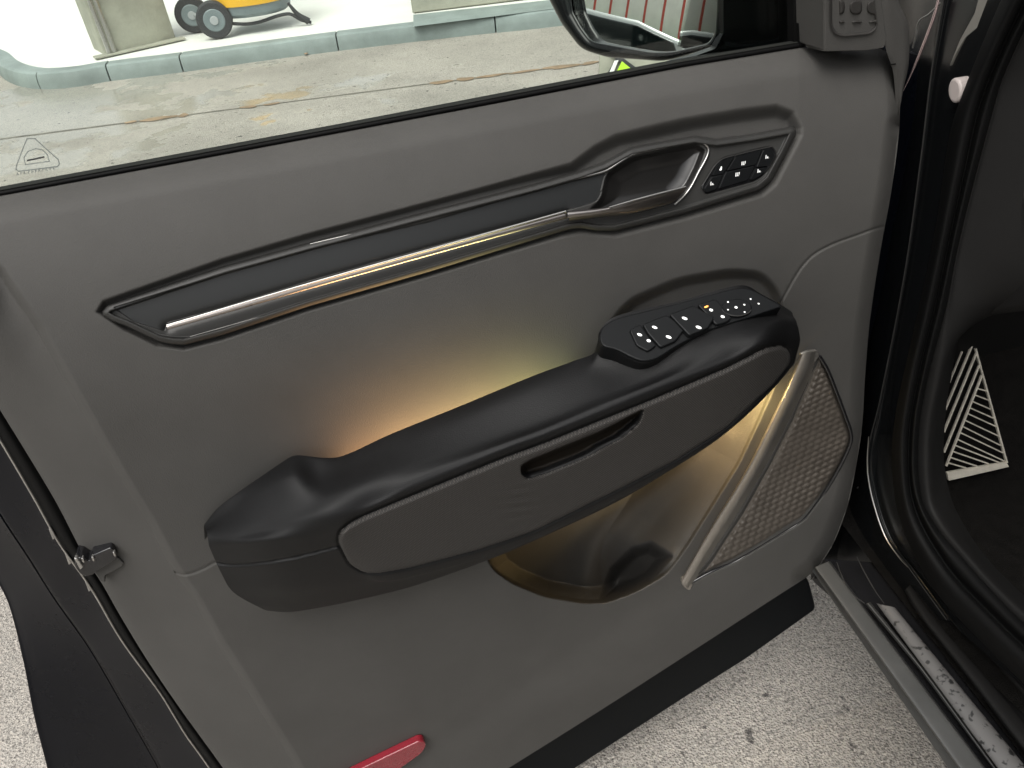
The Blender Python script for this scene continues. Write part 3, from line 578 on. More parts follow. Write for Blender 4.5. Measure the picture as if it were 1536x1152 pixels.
# ---------------------------------------------------- side mirror
Pm = W(975, 10, -0.23); dm = (Pm - CAM) / np.linalg.norm(Pm - CAM)
raz, rel = math.radians(261), math.radians(7); rv = np.array([math.sin(raz) * math.cos(rel), math.cos(raz) * math.cos(rel), math.sin(rel)])
mn = rv - dm; mn /= np.linalg.norm(mn)
def mp_(x, y, off=0.0): d = ray(x, y); q = Pm + mn * off; return CAM + d * (((q - CAM) @ mn) / (d @ mn))
mg = rounded([(848, -60), (857, 0), (860, 18), (872, 40), (888, 62), (976, 78), (1007, 78), (1063, 65), (1073, 49), (1076, 0), (1070, -150), (880, -150)], [20, 2, 2, 2, 8, 8, 10, 8, 8, 20, 40, 40])
mo = rounded([(812, -70), (824, 0), (842, 35), (872, 74), (911, 86), (997, 92), (1030, 83), (1071, 70), (1081, 50), (1083, 0), (1082, -175), (855, -175)], [20, 4, 8, 14, 8, 14, 8, 8, 10, 20, 50, 50])
mirror = tag(bpy.data.objects.new('side_mirror', None)); scene.collection.objects.link(mirror); mirror.parent = door; mirror.location = (0, 0, 0)
mirror['label'] = 'black side mirror outside the window'
cl_ = lambda P_, K: even(np.vstack([P_, P_[:1]]), K)[:-1]
def ring(name, rows, m, parent, K=160):
    Q = np.array([[fn(*q) for q in cl_(np.array(o_), K)] for o_, fn in rows]); return grid_mesh(name, Q.transpose(1, 0, 2), m, parent, close_u=True)
def align(A_, K=220):
    a = cl_(np.array(A_), 4000); c = np.array([968, -45]); th = np.unwrap(np.arctan2(*(a - c).T[::-1])); o_ = np.argsort(np.mod(th, 2 * math.pi)); tt = np.mod(th, 2 * math.pi)[o_]
    q = np.linspace(0, 2 * math.pi, K, endpoint=False); return np.stack([np.interp(q, tt, a[o_][:, k], period=2 * math.pi) for k in (0, 1)], 1)
ga, oa = align(mg), align(mo); rows = []
for t, off in ((0.0, -0.03), (0.0, 0.0), (0.08, 0.008), (0.4, 0.012), (0.85, 0.010), (1.0, 0.004), (1.0, -0.004)):
    q = oa * (1 - t) + ga * t; rows.append([mp_(x, y, off) for x, y in q])
grid_mesh('mirror_bezel', np.array(rows).transpose(1, 0, 2), M_pillar, mirror, close_u=True)
prism('mirror_housing', [tuple(q) for q in oa[::2]], lambda x, y: mp_(x, y, -0.02), -mn * 0.11, M_gloss, mirror, 0.02, 3)
xs = np.arange(840, 1086, 2.0); ys = np.arange(-156, 84, 2.0); mx_, my_ = np.meshgrid(xs, ys, indexing='ij'); sm = sdf(mx_, my_, mg)
e1 = np.cross(mn, [0, 0, 1.0]); e1 /= np.linalg.norm(e1); e2 = np.cross(mn, e1)
MP = np.array([[mp_(x, y) for y in ys] for x in xs]); Pc = mp_(970, 0); rel_ = MP - Pc
MP = MP + mn * (-((rel_ @ e1) ** 2 + (rel_ @ e2) ** 2) / (2 * 0.8) + 0.003)[..., None]
grid_mesh('mirror_glass', MP, M_mirror, mirror, keep=sm > -2.5)
# triangular mounting foot outside the glass
prism('mirror_foot', rounded([(1085, -260), (1190, -260), (1196, 60), (1194, 68), (1100, 86), (1000, 104), (985, 100), (1035, 87), (1073, 73), (1085, 50)], 4), lambda x, y: W(x, y, -0.13), -N * 0.010, M_pillar, mirror, 0.003)
loft('foot_cowl', [[(1086, 62, -0.126), (1120, 66, -0.126), (1170, 55, -0.126), (1192, 30, -0.126)], [(1084, 68, -0.112), (1120, 72, -0.112), (1172, 64, -0.112), (1194, 45, -0.112)], [(1046, 89, -0.124), (1120, 82, -0.124), (1176, 71, -0.124), (1195, 66, -0.124)]], M_clad, mirror, K=50, sub=5)

# ---------------------------------------------------- trim strip
top_b = [(151, 467), (160, 457), (335, 399), (465, 363), (640, 317), (800, 276), (869, 256), (905, 243), (945, 221), (990, 212), (1043, 203), (1075, 208), (1130, 200), (1188, 189)]
right_b = [(1188, 189), (1195, 193), (1196, 200), (1180, 233), (1158, 273), (1141, 287)]
bot_b = [(189, 492), (238, 515), (258, 519), (277, 520), (335, 505), (465, 462), (640, 412), (843, 350), (858, 346), (872, 345), (895, 349), (923, 349), (1029, 322), (1141, 287)]
left_b = [(151, 467), (153, 475), (168, 484), (189, 492)]
bx, by = coons(curve(top_b, 900, False), curve(bot_b, 900, False), curve(left_b, 120), curve(right_b, 120))
outline_b = np.vstack([lin(top_b, 300), lin(right_b, 30), lin(bot_b, 300)[::-1], lin(left_b, 30)[::-1]])
cup = rounded([(905, 268), (912, 256), (949, 233), (1043, 213), (1061, 224), (1050, 252), (1036, 280), (1012, 306), (985, 311), (923, 322), (898, 322), (880, 317), (900, 296)], 7)
inl = rounded([(170, 461), (335, 411), (465, 374), (640, 333), (800, 287), (909, 259), (900, 300), (885, 306), (850, 316), (640, 372), (465, 421), (335, 461), (250, 484), (247, 497), (225, 490), (200, 482)], 3)
rodg = [(252, 491), (465, 429), (640, 380), (850, 322)]
memo = rounded([(1052, 284), (1055, 276), (1072, 248), (1084, 237), (1142, 222), (1158, 219), (1166, 232), (1155, 252), (1143, 265), (1132, 272), (1074, 288), (1058, 292)], 7)
s = sdf(bx, by, outline_b); sc_ = sdf(bx, by, cup); si = sdf(bx, by, inl); srod = pdist(bx, by, rodg); sm_ = sdf(bx, by, memo)
bn = -0.011 + 0.012 * ss(0, 4, s)                        # rolled edge
bn += 0.002 * ss(2, 9, s) - 0.004 * ss(10, 13, s)        # rim, then face
bn -= 0.011 * ss(-1, 10, sc_) * (0.5 + 0.5 * ss(0, 30, sc_)) + 0.0
bn -= 0.0015 * ss(-1, 1.2, si) * (sc_ < 0)
bn -= 0.003 * np.exp(-(srod / 8) ** 2)
bn -= 0.0022 * ss(-1.2, 1.2, sm_)
BZ = 0.0016; bn = bn + base_n(bx, by)
def Wb(x, y, n=0.0): return W(x, y, n + float(base_n(np.array([[float(x)]]), np.array([[float(y)]]))[0, 0]))
def bb(L): return [(x, y, n + float(base_n(np.array([[float(x)]]), np.array([[float(y)]]))[0, 0])) for x, y, n in L]
P = Wn(bx, by, bn + BZ); strip_ob = grid_mesh('trim_strip', P, M_bezel, door, uvp=door_uv(P), label='dark satin trim strip across the upper panel')
keep = (si > 0.5) & (sc_ < -1); grid_mesh('inlay', Wn(bx, by, bn + BZ + 0.0006), M_inlay, strip_ob, keep=keep)
keep = sc_ > 2; grid_mesh('handle_cup', Wn(bx, by, bn + BZ + 0.0006), M_cup, strip_ob, keep=keep)
tube('chrome_outline', [Wb(x, y, 0.0025) for x, y in [(465, 366), (640, 325), (800, 283), (880, 264), (909, 256), (930, 243), (949, 232), (1000, 220), (1043, 211), (1056, 215), (1063, 223), (1060, 236), (1048, 258), (1036, 281), (1024, 296), (1012, 307)]], [0.0004, 0.0008, 0.001, 0.001, 0.0011, 0.0012, 0.0013, 0.0013, 0.0010], M_bright, strip_ob, K=120, seg=8)
tube('corner_bead', [Wb(x, y, 0.0005) for x, y in [(176, 474), (190, 482), (205, 489), (225, 497), (247, 503), (283, 505), (320, 496)]], [0.0003, 0.0012, 0.0012, 0.0008, 0.0004], M_bezel, strip_ob, K=40)
tube('chrome_rod', [Wb(x, y, 0.007) for x, y in [(251, 491), (300, 477), (465, 429), (640, 380), (851, 322)]], [0.0020, 0.0026, 0.0030, 0.0032, 0.0036], M_chrome, strip_ob, K=60, seg=14, flat=0.8)
tube('chrome_line', [Wb(x, y, 0.0106) for x, y in [(250, 488), (300, 473.5), (465, 425), (640, 375.5), (849, 317)]], [0.0008, 0.0011, 0.0012], M_bright, strip_ob, K=60, seg=8)
tube('lower_chrome_line', [Wb(x, y, 0.0025) for x, y in [(285, 505), (465, 454), (640, 402), (800, 353), (863, 336)]], [0.0003, 0.0006, 0.0008, 0.0006], M_bright, strip_ob, K=60, seg=6)
# door handle lever
handle_ob = loft('door_handle', [bb(q_) for q_ in [[(849, 319, 0.003), (909, 313, 0.003), (960, 298, 0.003), (1026, 281, 0.003)], [(849, 316.5, 0.010), (909, 310.5, 0.011), (960, 296, 0.012), (1028, 279, 0.011)], [(852, 322, 0.014), (909, 314, 0.015), (960, 301, 0.015), (1029, 283, 0.012)], [(852, 330, 0.011), (909, 322, 0.012), (950, 318, 0.011), (1012, 302, 0.009)], [(853, 332, 0.002), (905, 325, 0.002), (940, 322, 0.002), (998, 308, 0.002)]]], M_chrome, door, K=90, sub=5, label='satin metal door handle lever')
tube('handle_edge', [Wb(x, y, 0.0158) for x, y in [(914, 311), (960, 298), (1028, 280.5)]], [0.0008, 0.0013, 0.0014], M_bright, handle_ob, K=30, seg=8)
tube('handle_joint', [Wb(850, 315, 0.0125), Wb(853, 331, 0.0125)], 0.0007, M_gloss, handle_ob, smooth=False)
# six-button seat module
mod = prism('seat_switch_module', memo, lambda x, y: Wb(x, y, BZ - 0.0015), -N * 0.004, M_gloss, door, 0.0006)
tube('module_edge', [Wb(x, y, BZ + 0.0012) for x, y in [(1052, 280), (1060, 268), (1072, 249), (1084, 238.5), (1110, 231), (1142, 223), (1157, 220)]], 0.0005, M_bezel, mod, K=40, seg=6)
btns = [[(1074, 250), (1085, 239), (1101, 235), (1085, 260), (1069, 264)], [(1068, 266), (1084, 262), (1074, 284), (1060, 289), (1056, 284)],
        [(1104, 235), (1143, 225), (1133, 247), (1091, 256)], [(1089, 259), (1132, 249), (1121, 270), (1078, 283)],
        [(1145, 225), (1156, 222), (1163, 233), (1154, 249), (1135, 251)], [(1134, 254), (1153, 251), (1142, 262), (1130, 269), (1125, 270)]]
for q in btns: prism('seat_button', rounded(q, 2), lambda x, y: Wb(x, y, BZ + 0.0006), -N * 0.003, M_switch, mod, 0.0005)
def seat_icon(cx, cy, kind):
    k = 0.00030; o_ = Wb(cx, cy, BZ + 0.0009); X = S; Z = np.array([0, 0, 1.0]); V = []; Fc = []
    def rect(a, b, c, d):
        i = len(V); V.extend([o_ + X * a * k + Z * b * k, o_ + X * c * k + Z * b * k, o_ + X * c * k + Z * d * k, o_ + X * a * k + Z * d * k]); Fc.append([i, i + 1, i + 2, i + 3])
    if kind == 0:
        V = [o_ + (X * (4.6 * math.cos(t)) + Z * (5 * math.sin(t)) + X * (1.8 if math.sin(t) > 0.5 else 0) + Z * (5 if math.sin(t) > 0.9 else 0)) * k for t in [2 * math.pi * i / 16 for i in range(16)]]; Fc = [list(range(16))]
    else:
        rect(-7, -8, -4, 9); rect(-7, -9, 6, -6); rect(4, -6, 6, -2)
        rect(-2, -4, 0, 3); rect(1, -4, 3, 3)
        if kind == 2: rect(-2, 5, 3, 8); rect(5, 0, 8, 9)
    raw('seat_icon', V, Fc, M_icon, mod, False)
for q in [(1081, 254, 0), (1068.5, 276, 1), (1115, 246, 2), (1106, 262.5, 2), (1151, 236, 1), (1139, 257, 1)]: seat_icon(*q)

# ---------------------------------------------------- armrest
def ramp(x, t0, t1): return float(ss(t0, t1, np.array(float(x))))
def armn(x, full, end0, end1, x0=300, w0=110, x1=1205, w1=70):
    v = end0 + (full - end0) * ramp(x, x0 - 25, x0 + w0 + 50); return v + (end1 - v) * (1 - ramp(x1 - x + 0, 0, w1)) if x > x1 - w1 else v
rA = [(x, y, armn(x, 0.027, 0.008, 0.024) - (0.010 * math.exp(-((x - 440) / 40) ** 2))) for x, y in arm_top]
rB0 = [(308, 792), (330, 775), (350, 763), (398, 735), (440, 715), (483, 715), (585, 674), (686, 632), (800, 586), (900, 550), (960, 515), (1020, 490), (1100, 465), (1150, 466), (1190, 474)]
rB = [(310, 797), (321, 794), (381, 783), (483, 749), (618, 699), (800, 636), (900, 594), (985, 560), (1058, 521), (1120, 495), (1165, 480), (1194, 481)]
rBC = [(312, 808), (360, 803), (483, 775), (560, 750), (618, 722), (754, 668), (817, 645), (973, 581), (1090, 534), (1146, 505), (1180, 498), (1198, 495)]
rC = [(314, 820), (400, 812), (507, 795), (537, 777), (618, 743), (754, 686), (817, 663), (973, 600), (1090, 550), (1146, 521), (1180, 514), (1200, 512)]
rD = [(333, 862), (420, 862), (524, 848), (568, 861), (618, 853), (720, 826), (800, 799), (934, 733), (1012, 692), (1090, 642), (1161, 577), (1193, 540)]
rDE = [(352, 890), (430, 890), (520, 880), (618, 866), (725, 833), (810, 801), (934, 741), (1022, 689), (1110, 624), (1163, 575), (1190, 548)]
rE = [(398, 915), (425, 917), (449, 915), (517, 903), (618, 879), (734, 839), (817, 804), (934, 748), (1032, 686), (1130, 606), (1165, 573), (1186, 551)]
f3 = lambda L, full, e0, e1, **k: [(x, y, armn(x, full, e0, e1, **k)) for x, y in L]
rows = [[(x + 1, y + 22, n - 0.004) for x, y, n in rA], [(x, y + 3, n - 0.001) for x, y, n in rA], rA, f3(rB0, 0.046, 0.012, 0.038), f3(rB, 0.077, 0.022, 0.058), f3(rBC, 0.091, 0.03, 0.064), f3(rC, 0.094, 0.032, 0.064), f3(rD, 0.080, 0.03, 0.052), f3(rDE, 0.068, 0.026, 0.045), f3(rE, 0.048, 0.014, 0.034), [(x + 3, y - 5, 0.02 if x > 420 else 0.0) for x, y in rE], [(x + 4, y - 12, -0.01) for x, y in rE]]
K, sub = 560, 30
As = np.stack([curve(q, K) for q in rows], 1); nr_ = (len(rows) - 1) * sub + 1; Aout = np.zeros((K, nr_, 3)); T = np.zeros_like(As)
T[:, 1:-1] = (As[:, 2:] - As[:, :-2]) / 2; T[:, 0] = As[:, 1] - As[:, 0]; T[:, -1] = As[:, -1] - As[:, -2]
T[:, 6] *= 0.5
for j in range(nr_):
    i = min(j // sub, len(rows) - 2); u = j / sub - i
    Aout[:, j] = (2*u**3 - 3*u**2 + 1) * As[:, i] + (u**3 - 2*u**2 + u) * T[:, i] + (-2*u**3 + 3*u**2) * As[:, i+1] + (u**3 - u**2) * T[:, i+1]
ax_, ay_, an_ = Aout[..., 0], Aout[..., 1], Aout[..., 2]
vis = np.zeros(an_.shape, bool); vis[:, 3 * sub:9 * sub] = True
fab = rounded([(509, 797), (522, 786), (537, 777), (618, 743), (754, 687), (817, 664), (973, 601), (1090, 551), (1146, 522), (1172, 517), (1184, 526), (1185, 544), (1161, 574), (1090, 640), (1012, 690), (934, 730), (800, 796), (720, 823), (618, 850), (568, 859), (545, 858), (524, 845), (507, 812)], 8)
seam = [(316, 843), (348, 847), (398, 843), (449, 834), (508, 819)]
dd = pdist(ax_, ay_, curve(seam, 40)); an_ = an_ - 0.0035 * np.exp(-(dd / 1.8) ** 2) * vis
sf = sdf(ax_, ay_, fab); an_ = an_ - 0.0030 * np.exp(-((sf) / 3.0) ** 2) * vis + 0.0 
ssl = sdf(ax_, ay_, slot); an_ = an_ - 0.018 * ss(-1, 9, ssl) * vis
AP = Wn(ax_, ay_, an_); arm = grid_mesh('armrest', AP, M_arm, door, uvp=door_uv(AP), label='black soft armrest')
off_ = Vector(door.location)
qi = np.arange(K * nr_).reshape(K, nr_); qq = np.stack([qi[:-1, :-1], qi[1:, :-1], qi[1:, 1:], qi[:-1, 1:]], -1)[:, 3 * sub:10 * sub].reshape(-1, 4)
bvh = BVHTree.FromPolygons([tuple(v) for v in AP.reshape(-1, 3)], qq.tolist())
def on_arm(x, y, off=0.0015, dflt=None):
    d = Vector(ray(x, y)).normalized(); hit, nn, i, t = bvh.ray_cast(Vector(CAM), d)
    if hit is None: return dflt
    if nn.dot(d) > 0: nn = -nn
    return np.array(hit - d * 0) + np.array(nn) * off
# woven insert, a skin over the armrest with the pull pocket left open
fx = np.arange(500, 1192, 1.6); fy = np.arange(510, 866, 1.6); FX, FY = np.meshgrid(fx, fy, indexing='ij'); sF = sdf(FX, FY, fab); sS = sdf(FX, FY, slot)
kp_ = (sF > -0.8) & (sS < 1.2); FP = np.zeros(FX.shape + (3,)); ok = np.zeros(FX.shape, bool)
for i, j in zip(*np.nonzero(kp_)):
    q = on_arm(FX[i, j], FY[i, j], 0.0)
    if q is not None:
        ok[i, j] = True
        o1 = 0.0026 * float(ss(-1.0, 4, np.array(sF[i, j]))) + 0.0004
        o1 += 0.0005 * math.sin(FY[i, j] / 2.2 + FX[i, j] / 25) * math.exp(-((FX[i, j] - 778) / 26) ** 2) * math.exp(-((FY[i, j] - 755) / 42) ** 2)
        FP[i, j] = q + N * o1
ins = grid_mesh('woven_insert', FP, M_twill, arm, keep=kp_ & ok, uvp=door_uv(FP), label='grey black woven insert on the armrest front', flip=False)
sub_ = (sS > 0.2); SP = np.zeros_like(FP); ok2 = np.zeros(FX.shape, bool)
for i, j in zip(*np.nonzero(sub_)):
    q = on_arm(FX[i, j], FY[i, j], 0.0)
    if q is not None: ok2[i, j] = True; SP[i, j] = q + N * 0.0006
grid_mesh('pull_pocket', SP, mat('brown_black_liner', (0.012, 0.009, 0.006), 0.6, spec=0.2), arm, keep=ok2, label='dark opening of the pull pocket')

# ---------------------------------------------------- window switch pod
pf, pnn = plane_fn(W(903, 491, 0.033), W(1120, 431, 0.034), W(985, 538, 0.077))
pod = rounded([(899, 507), (903, 490), (922, 478), (1016, 455), (1094, 434), (1120, 431), (1141, 441), (1170, 457), (1171, 460), (1120, 477), (1058, 496), (1016, 518), (985, 538), (964, 542), (946, 535), (926, 524), (904, 519)], 10)
sp = prism('window_switch_panel', pod, lambda x, y: pf(x, y, 0.0), -pnn * 0.028, M_switch, door, 0.003, 3)
prism('panel_collar', [(x + (x - 1040) * 0.012, y + (y - 482) * 0.03 + 1.5) for x, y in pod], lambda x, y: pf(x, y, -0.004), -pnn * 0.03, M_arm, sp, 0.002)
def sw(q, off, name='window_switch'): prism(name, rounded(q, 4), lambda x, y: pf(x, y, off), -pnn * (off + 0.003), M_switch, sp, 0.0012, 3)
sw([(944, 494), (961, 486), (969, 500), (985, 518), (972, 527), (955, 518)], 0.003, 'lock_switch'); sw([(964, 486), (1000, 472), (1028, 492), (1014, 511), (991, 521), (972, 500)], 0.004)
sw([(1004, 471), (1040, 458), (1072, 476), (1062, 492), (1034, 503)], 0.007); sw([(1046, 456), (1074, 448), (1098, 477), (1090, 483), (1074, 487)], 0.004, 'fold_switch')
def dot(x, y, rx, ry, m, off, rot=0.35):
    pts = [(x + rx * math.cos(t) * math.cos(rot) - ry * math.sin(t) * math.sin(rot), y + rx * math.cos(t) * math.sin(rot) + ry * math.sin(t) * math.cos(rot)) for t in [2 * math.pi * i / 12 for i in range(12)]]
    raw('switch_icon', [pf(a, b, off) for a, b in pts], [list(range(12))], m, sp, False)
for x, y, rx, ry, off in [(959.5, 502, 5, 2.3, .0035), (973, 511, 4, 2.4, .0035), (982, 491, 5.4, 2.2, .0045), (1003, 505.5, 5.6, 2.3, .0045), (1027, 477.5, 5.6, 2.2, .0075), (1048, 491, 5.8, 2.3, .0075), (1066.6, 465, 3.8, 2.2, .0045), (1084, 475, 3.9, 2.2, .0045), (1104, 461, 3.0, 2.0, .006), (1092, 453, 1.9, 1.4, .005), (1116.5, 457, 1.9, 1.3, .005), (1092, 464.5, 1.6, 1.1, .005), (1117, 468, 1.8, 1.2, .005), (1126, 448.5, 1.8, 1.3, .0012), (1138, 455.5, 2.1, 1.2, .0012)]:
    dot(x, y, rx * 0.8, ry * 0.85, M_icon, off + 0.0002)
dot(1059.5, 460, 3.4, 1.2, M_orange, 0.0048, -0.35)
kn = [(1105 + 23 * math.cos(t), 461 + 13 * math.sin(t)) for t in [2 * math.pi * i / 28 for i in range(28)]]
prism('mirror_adjuster', kn, lambda x, y: pf(x, y, 0.0035), -pnn * 0.006, M_switch, sp, 0.0012, 3)
tube('adjuster_ring', [pf(1105 + 22.5 * math.cos(t), 461.3 + 12.6 * math.sin(t), 0.0036) for t in np.linspace(0.3, 2.9, 14)], 0.0005, M_bezel, sp, K=40, seg=6)

# ---------------------------------------------------- speaker
bbx, bby = np.meshgrid(np.arange(1030, 1284, 1.25), np.arange(528, 884, 1.25), indexing='ij'); sg_ = sdf(bbx, bby, grille_px)
ca, sa_ = math.cos(math.radians(-27)), math.sin(math.radians(-27)); uu = (bbx * ca + bby * sa_) / 13.0; vv = (-bbx * sa_ + bby * ca) / 7.2
wv_ = np.abs(np.sin(math.pi * (uu + 0.5 * (np.floor(vv) % 2)))) ** 0.7 * np.sin(math.pi * (vv % 1.0)) ** 0.8
GP = Wn(bbx, bby, -0.0060 + 0.0060 * ss(0, 9, sg_) * 0.6 + 0.0021 * wv_ * ss(2, 7, sg_) * (0.75 + 0.25 * np.sin(bbx / 37.0 + bby / 23.0)))
M_weave = mat('brown_woven_grille', (0.068, 0.058, 0.048), 0.5, bump=(900, 0.3, 0.0005), var=(30, 0.12))
spk = grid_mesh('speaker_grille', GP, M_weave, door, keep=sg_ > -0.5, label='woven brown grey speaker grille')
tube('grille_surround', [W(x, y, 0.000) for x, y in grille_px[:13]], 0.0024, M_gloss, spk, K=90)
Lb1 = [(1201, 531), (1187, 566), (1156, 632), (1118, 708), (1069, 788), (1022, 870)]
Lb2 = [(1226, 526), (1216, 560), (1190, 615), (1152, 690), (1106, 768), (1062, 835), (1033, 884)]
Lb3 = [(1230, 533), (1222, 562), (1197, 622), (1160, 697), (1118, 768), (1073, 839), (1042, 880)]
mid = lambda A_, B_, t: [(a[0] * (1 - t) + b[0] * t, a[1] * (1 - t) + b[1] * t) for a, b in zip(curve(A_, 14), curve(B_, 14))]
bar_ob = loft('speaker_trim_bar', [wn_(Lb1, -0.006, -1, 0), wn_(Lb1, 0.003), wn_(mid(Lb1, Lb2, 0.12), 0.0085), wn_(mid(Lb1, Lb2, 0.62), 0.0105), wn_(mid(Lb1, Lb2, 0.85), 0.006), wn_(mid(Lb2, Lb3, 0.3), -0.002), wn_(Lb3, -0.008)], M_bar, door, K=120, sub=4, label='slim champagne metal bar beside the speaker grille')
tube('bar_edge', [W(x, y, 0.0088) for x, y in mid(Lb1, Lb2, 0.1)], [0.0003, 0.0006, 0.0009, 0.0009], M_chrome, bar_ob, K=60, seg=6)
prism('bar_cap', rounded([(1201, 531), (1212, 527), (1226, 525.5), (1230, 534), (1222, 545), (1205, 540)], 3), lambda x, y: W(x, y, 0.003), -N * 0.01, M_bar, bar_ob, 0.002)
prism('bar_cap', rounded([(1022, 870), (1027, 866), (1040, 876), (1036, 885), (1032, 886), (1024, 879)], 3), lambda x, y: W(x, y, 0.0045), -N * 0.012, M_bar, bar_ob, 0.0015)

# ---------------------------------------------------- ambient lamps hidden behind the armrest and in the pocket
def glow(name, a, b, col, w, power, nn=(0, 0, 1), spread=180):
    l = bpy.data.lights.new(name, 'AREA'); l.shape = 'RECTANGLE'; l.size = float(np.linalg.norm(b - a)); l.size_y = w; l.energy = power; l.color = col; l.spread = math.radians(spread)
    ob = bpy.data.objects.new(name, l); scene.collection.objects.link(ob); ob.parent = door
    c = (a + b) / 2; X = Vector((b - a)).normalized(); Zl = -Vector(nn); Zl = (Zl - X * Zl.dot(X)).normalized(); Y = Zl.cross(X)
    Mx = Matrix((X, Y, Zl)).transposed().to_4x4(); Mx.translation = Vector(c) - Vector(door.location); ob.matrix_local = Mx; return ob
up_in = -N * 0.20 + np.array([0, 0, 0.98])
xs_ = [530, 590, 650, 710, 770, 830, 880]; cols = [(1.0, 0.54, 0.24), (1.0, 0.60, 0.27), (1.0, 0.66, 0.30), (1.0, 0.73, 0.32), (0.94, 0.80, 0.33), (0.78, 0.78, 0.36)]; pw = [0.040, 0.060, 0.060, 0.055, 0.042, 0.016]
ty_ = lambda x: float(np.interp(x, [q[0] for q in arm_top[:14]], [q[1] for q in arm_top[:14]]))
for (x0, x1, c, w_) in zip(xs_[:-1], xs_[1:], cols, pw):
    glow('armrest_lamp', W(x0 + 2, ty_(x0) + 60, 0.018), W(x1 - 2, ty_(x1) + 60, 0.018), c, 0.010, w_ * 0.85, up_in, 105)
ey_ = lambda x: float(np.interp(x, [q[0] for q in rE], [q[1] for q in rE]))
pdir = -N * 0.75 + np.array([0, 0, -0.65])
for x0, x1, c, w_ in [(1085, 1140, (1.0, 0.74, 0.30), 1.2), (1030, 1082, (1.0, 0.63, 0.28), 0.95)]:
    glow('pocket_lamp', W(x0, ey_(x0) - 5, 0.010), W(x1, ey_(x1) - 5, 0.010), c, 0.004, w_, pdir)

# ================================================================== CAR BODY
def cl3(name, rows, m, K=120, sub=4, lab=None, sm=True):
    rs = np.stack([curve(q, K, sm) for q in rows], 1); nr = (len(rows) - 1) * sub + 1; O = np.zeros((K, nr, 3)); T = np.zeros_like(rs)
    if len(rows) > 2: T[:, 1:-1] = (rs[:, 2:] - rs[:, :-2]) / 2
    T[:, 0] = rs[:, 1] - rs[:, 0]; T[:, -1] = rs[:, -1] - rs[:, -2]
    for j in range(nr):
        i = min(j // sub, len(rows) - 2); u = j / sub - i
        O[:, j] = (2*u**3 - 3*u**2 + 1) * rs[:, i] + (u**3 - 2*u**2 + u) * T[:, i] + (-2*u**3 + 3*u**2) * rs[:, i+1] + (u**3 - u**2) * T[:, i+1]
    P_ = np.array([[C(*q) for q in row] for row in O]); return grid_mesh(name, P_, m, car, label=lab)
cm = lambda L, m_, dx=0, dy=0: [(x + dx, y + dy, m_) for x, y in L]
Rp = [(1352, -120), (1340, 0), (1338, 120), (1330, 250), (1300, 400), (1280, 560), (1270, 700), (1245, 800), (1215, 858), (1240, 890), (1300, 940)]
Rc = [(1440, -120), (1415, 0), (1397, 110), (1382, 233), (1357, 410), (1320, 600), (1303, 674), (1305, 723), (1328, 805), (1362, 850), (1420, 930)]
O_ = [(1560, -120), (1502, 0), (1448, 130), (1425, 200), (1405, 330), (1385, 430), (1365, 520), (1345, 610), (1338, 680), (1345, 760), (1370, 830), (1410, 895), (1470, 960), (1536, 1025), (1640, 1120)]
I_ = [(1640, -120), (1560, 0), (1506, 109), (1484, 182), (1455, 291), (1433, 383), (1418, 461), (1390, 570), (1377, 651), (1380, 741), (1400, 786), (1441, 836), (1486, 886), (1540, 940), (1640, 1020)]
cl3('hinge_pillar', [cm(Rp, 0.16), cm(mid(Rp, Rc, 0.5), 0.125), cm(Rc, 0.105), cm(mid(Rc, O_, 0.12), 0.108), cm(mid(Rc, O_, 0.6), 0.10), cm(O_, 0.095, 6, 0)], M_pillar, K=160)
tube('crease_highlight', [C(x, y, 0.1035) for x, y in Rc[1:]], 0.0008, M_bezel, car, K=80, seg=6)  # lighter tube stands in for the highlight along the crease
tube('pillar_edge_highlight', [C(x, y, 0.100) for x, y in [(1303, 655), (1301, 690), (1303, 720), (1312, 760), (1328, 805), (1350, 838), (1362, 851)]], [0.0006, 0.0016, 0.0018, 0.0014, 0.0004], M_bright, car, K=50, seg=8)  # highlight on the glossy black jamb, made as a bright tube
tube('pillar_reflection', [C(x, y, 0.10) for x, y in [(1412, -20), (1404, 15), (1392, 50), (1376, 90), (1362, 122), (1354, 138)]], [0.0014, 0.0018, 0.0018, 0.0012, 0.0004], mat('pink_white_reflection', (0.7, 0.55, 0.55), 0.15, metal=0.8), car, K=50, seg=8)  # curved reflection in the black gloss, modelled as a pink-white tube
tube('squiggle_reflection', [C(x, y, 0.101) for x, y in [(1410, 4), (1395, 20), (1380, 30), (1376, 40), (1374, 55), (1369, 72)]], [0.0006, 0.0009, 0.0007, 0.0012, 0.0009], M_metal, car, K=40, seg=6)  # thin metal tube imitating a squiggly reflection on the pillar
prism('wedge_reflection', rounded([(1512, -60), (1470, -10), (1462, 20), (1440, 60), (1424, 100), (1433, 82), (1448, 56), (1470, 38), (1500, 4), (1530, -60)], 3), lambda x, y: C(x, y, 0.098), CR * 0.01, mat('grey_satin_reflection', (0.20, 0.19, 0.17), 0.3), car, 0.001)  # wedge-shaped reflection on the pillar, given its own pale grey piece
kb = [(1431 + 10 * math.cos(t), 136 + 19 * math.sin(t)) for t in [2 * math.pi * i / 24 for i in range(24)]]
prism('stop_buffer', kb, lambda x, y: C(x, y, 0.082), CR * 0.02, mat('pale_pink_buffer', (0.42, 0.37, 0.35), 0.5), car, 0.0025, 3)
prism('hinge_bracket', rounded([(1296, 712), (1308, 708), (1310, 716), (1290, 722)], 2), lambda x, y: C(x, y, 0.12), CR * 0.01, M_metal, car, 0.001)
prism('hinge_bracket', rounded([(1292, 724), (1312, 719), (1312, 727), (1284, 733)], 2), lambda x, y: C(x, y, 0.12), CR * 0.01, M_metal, car, 0.001)
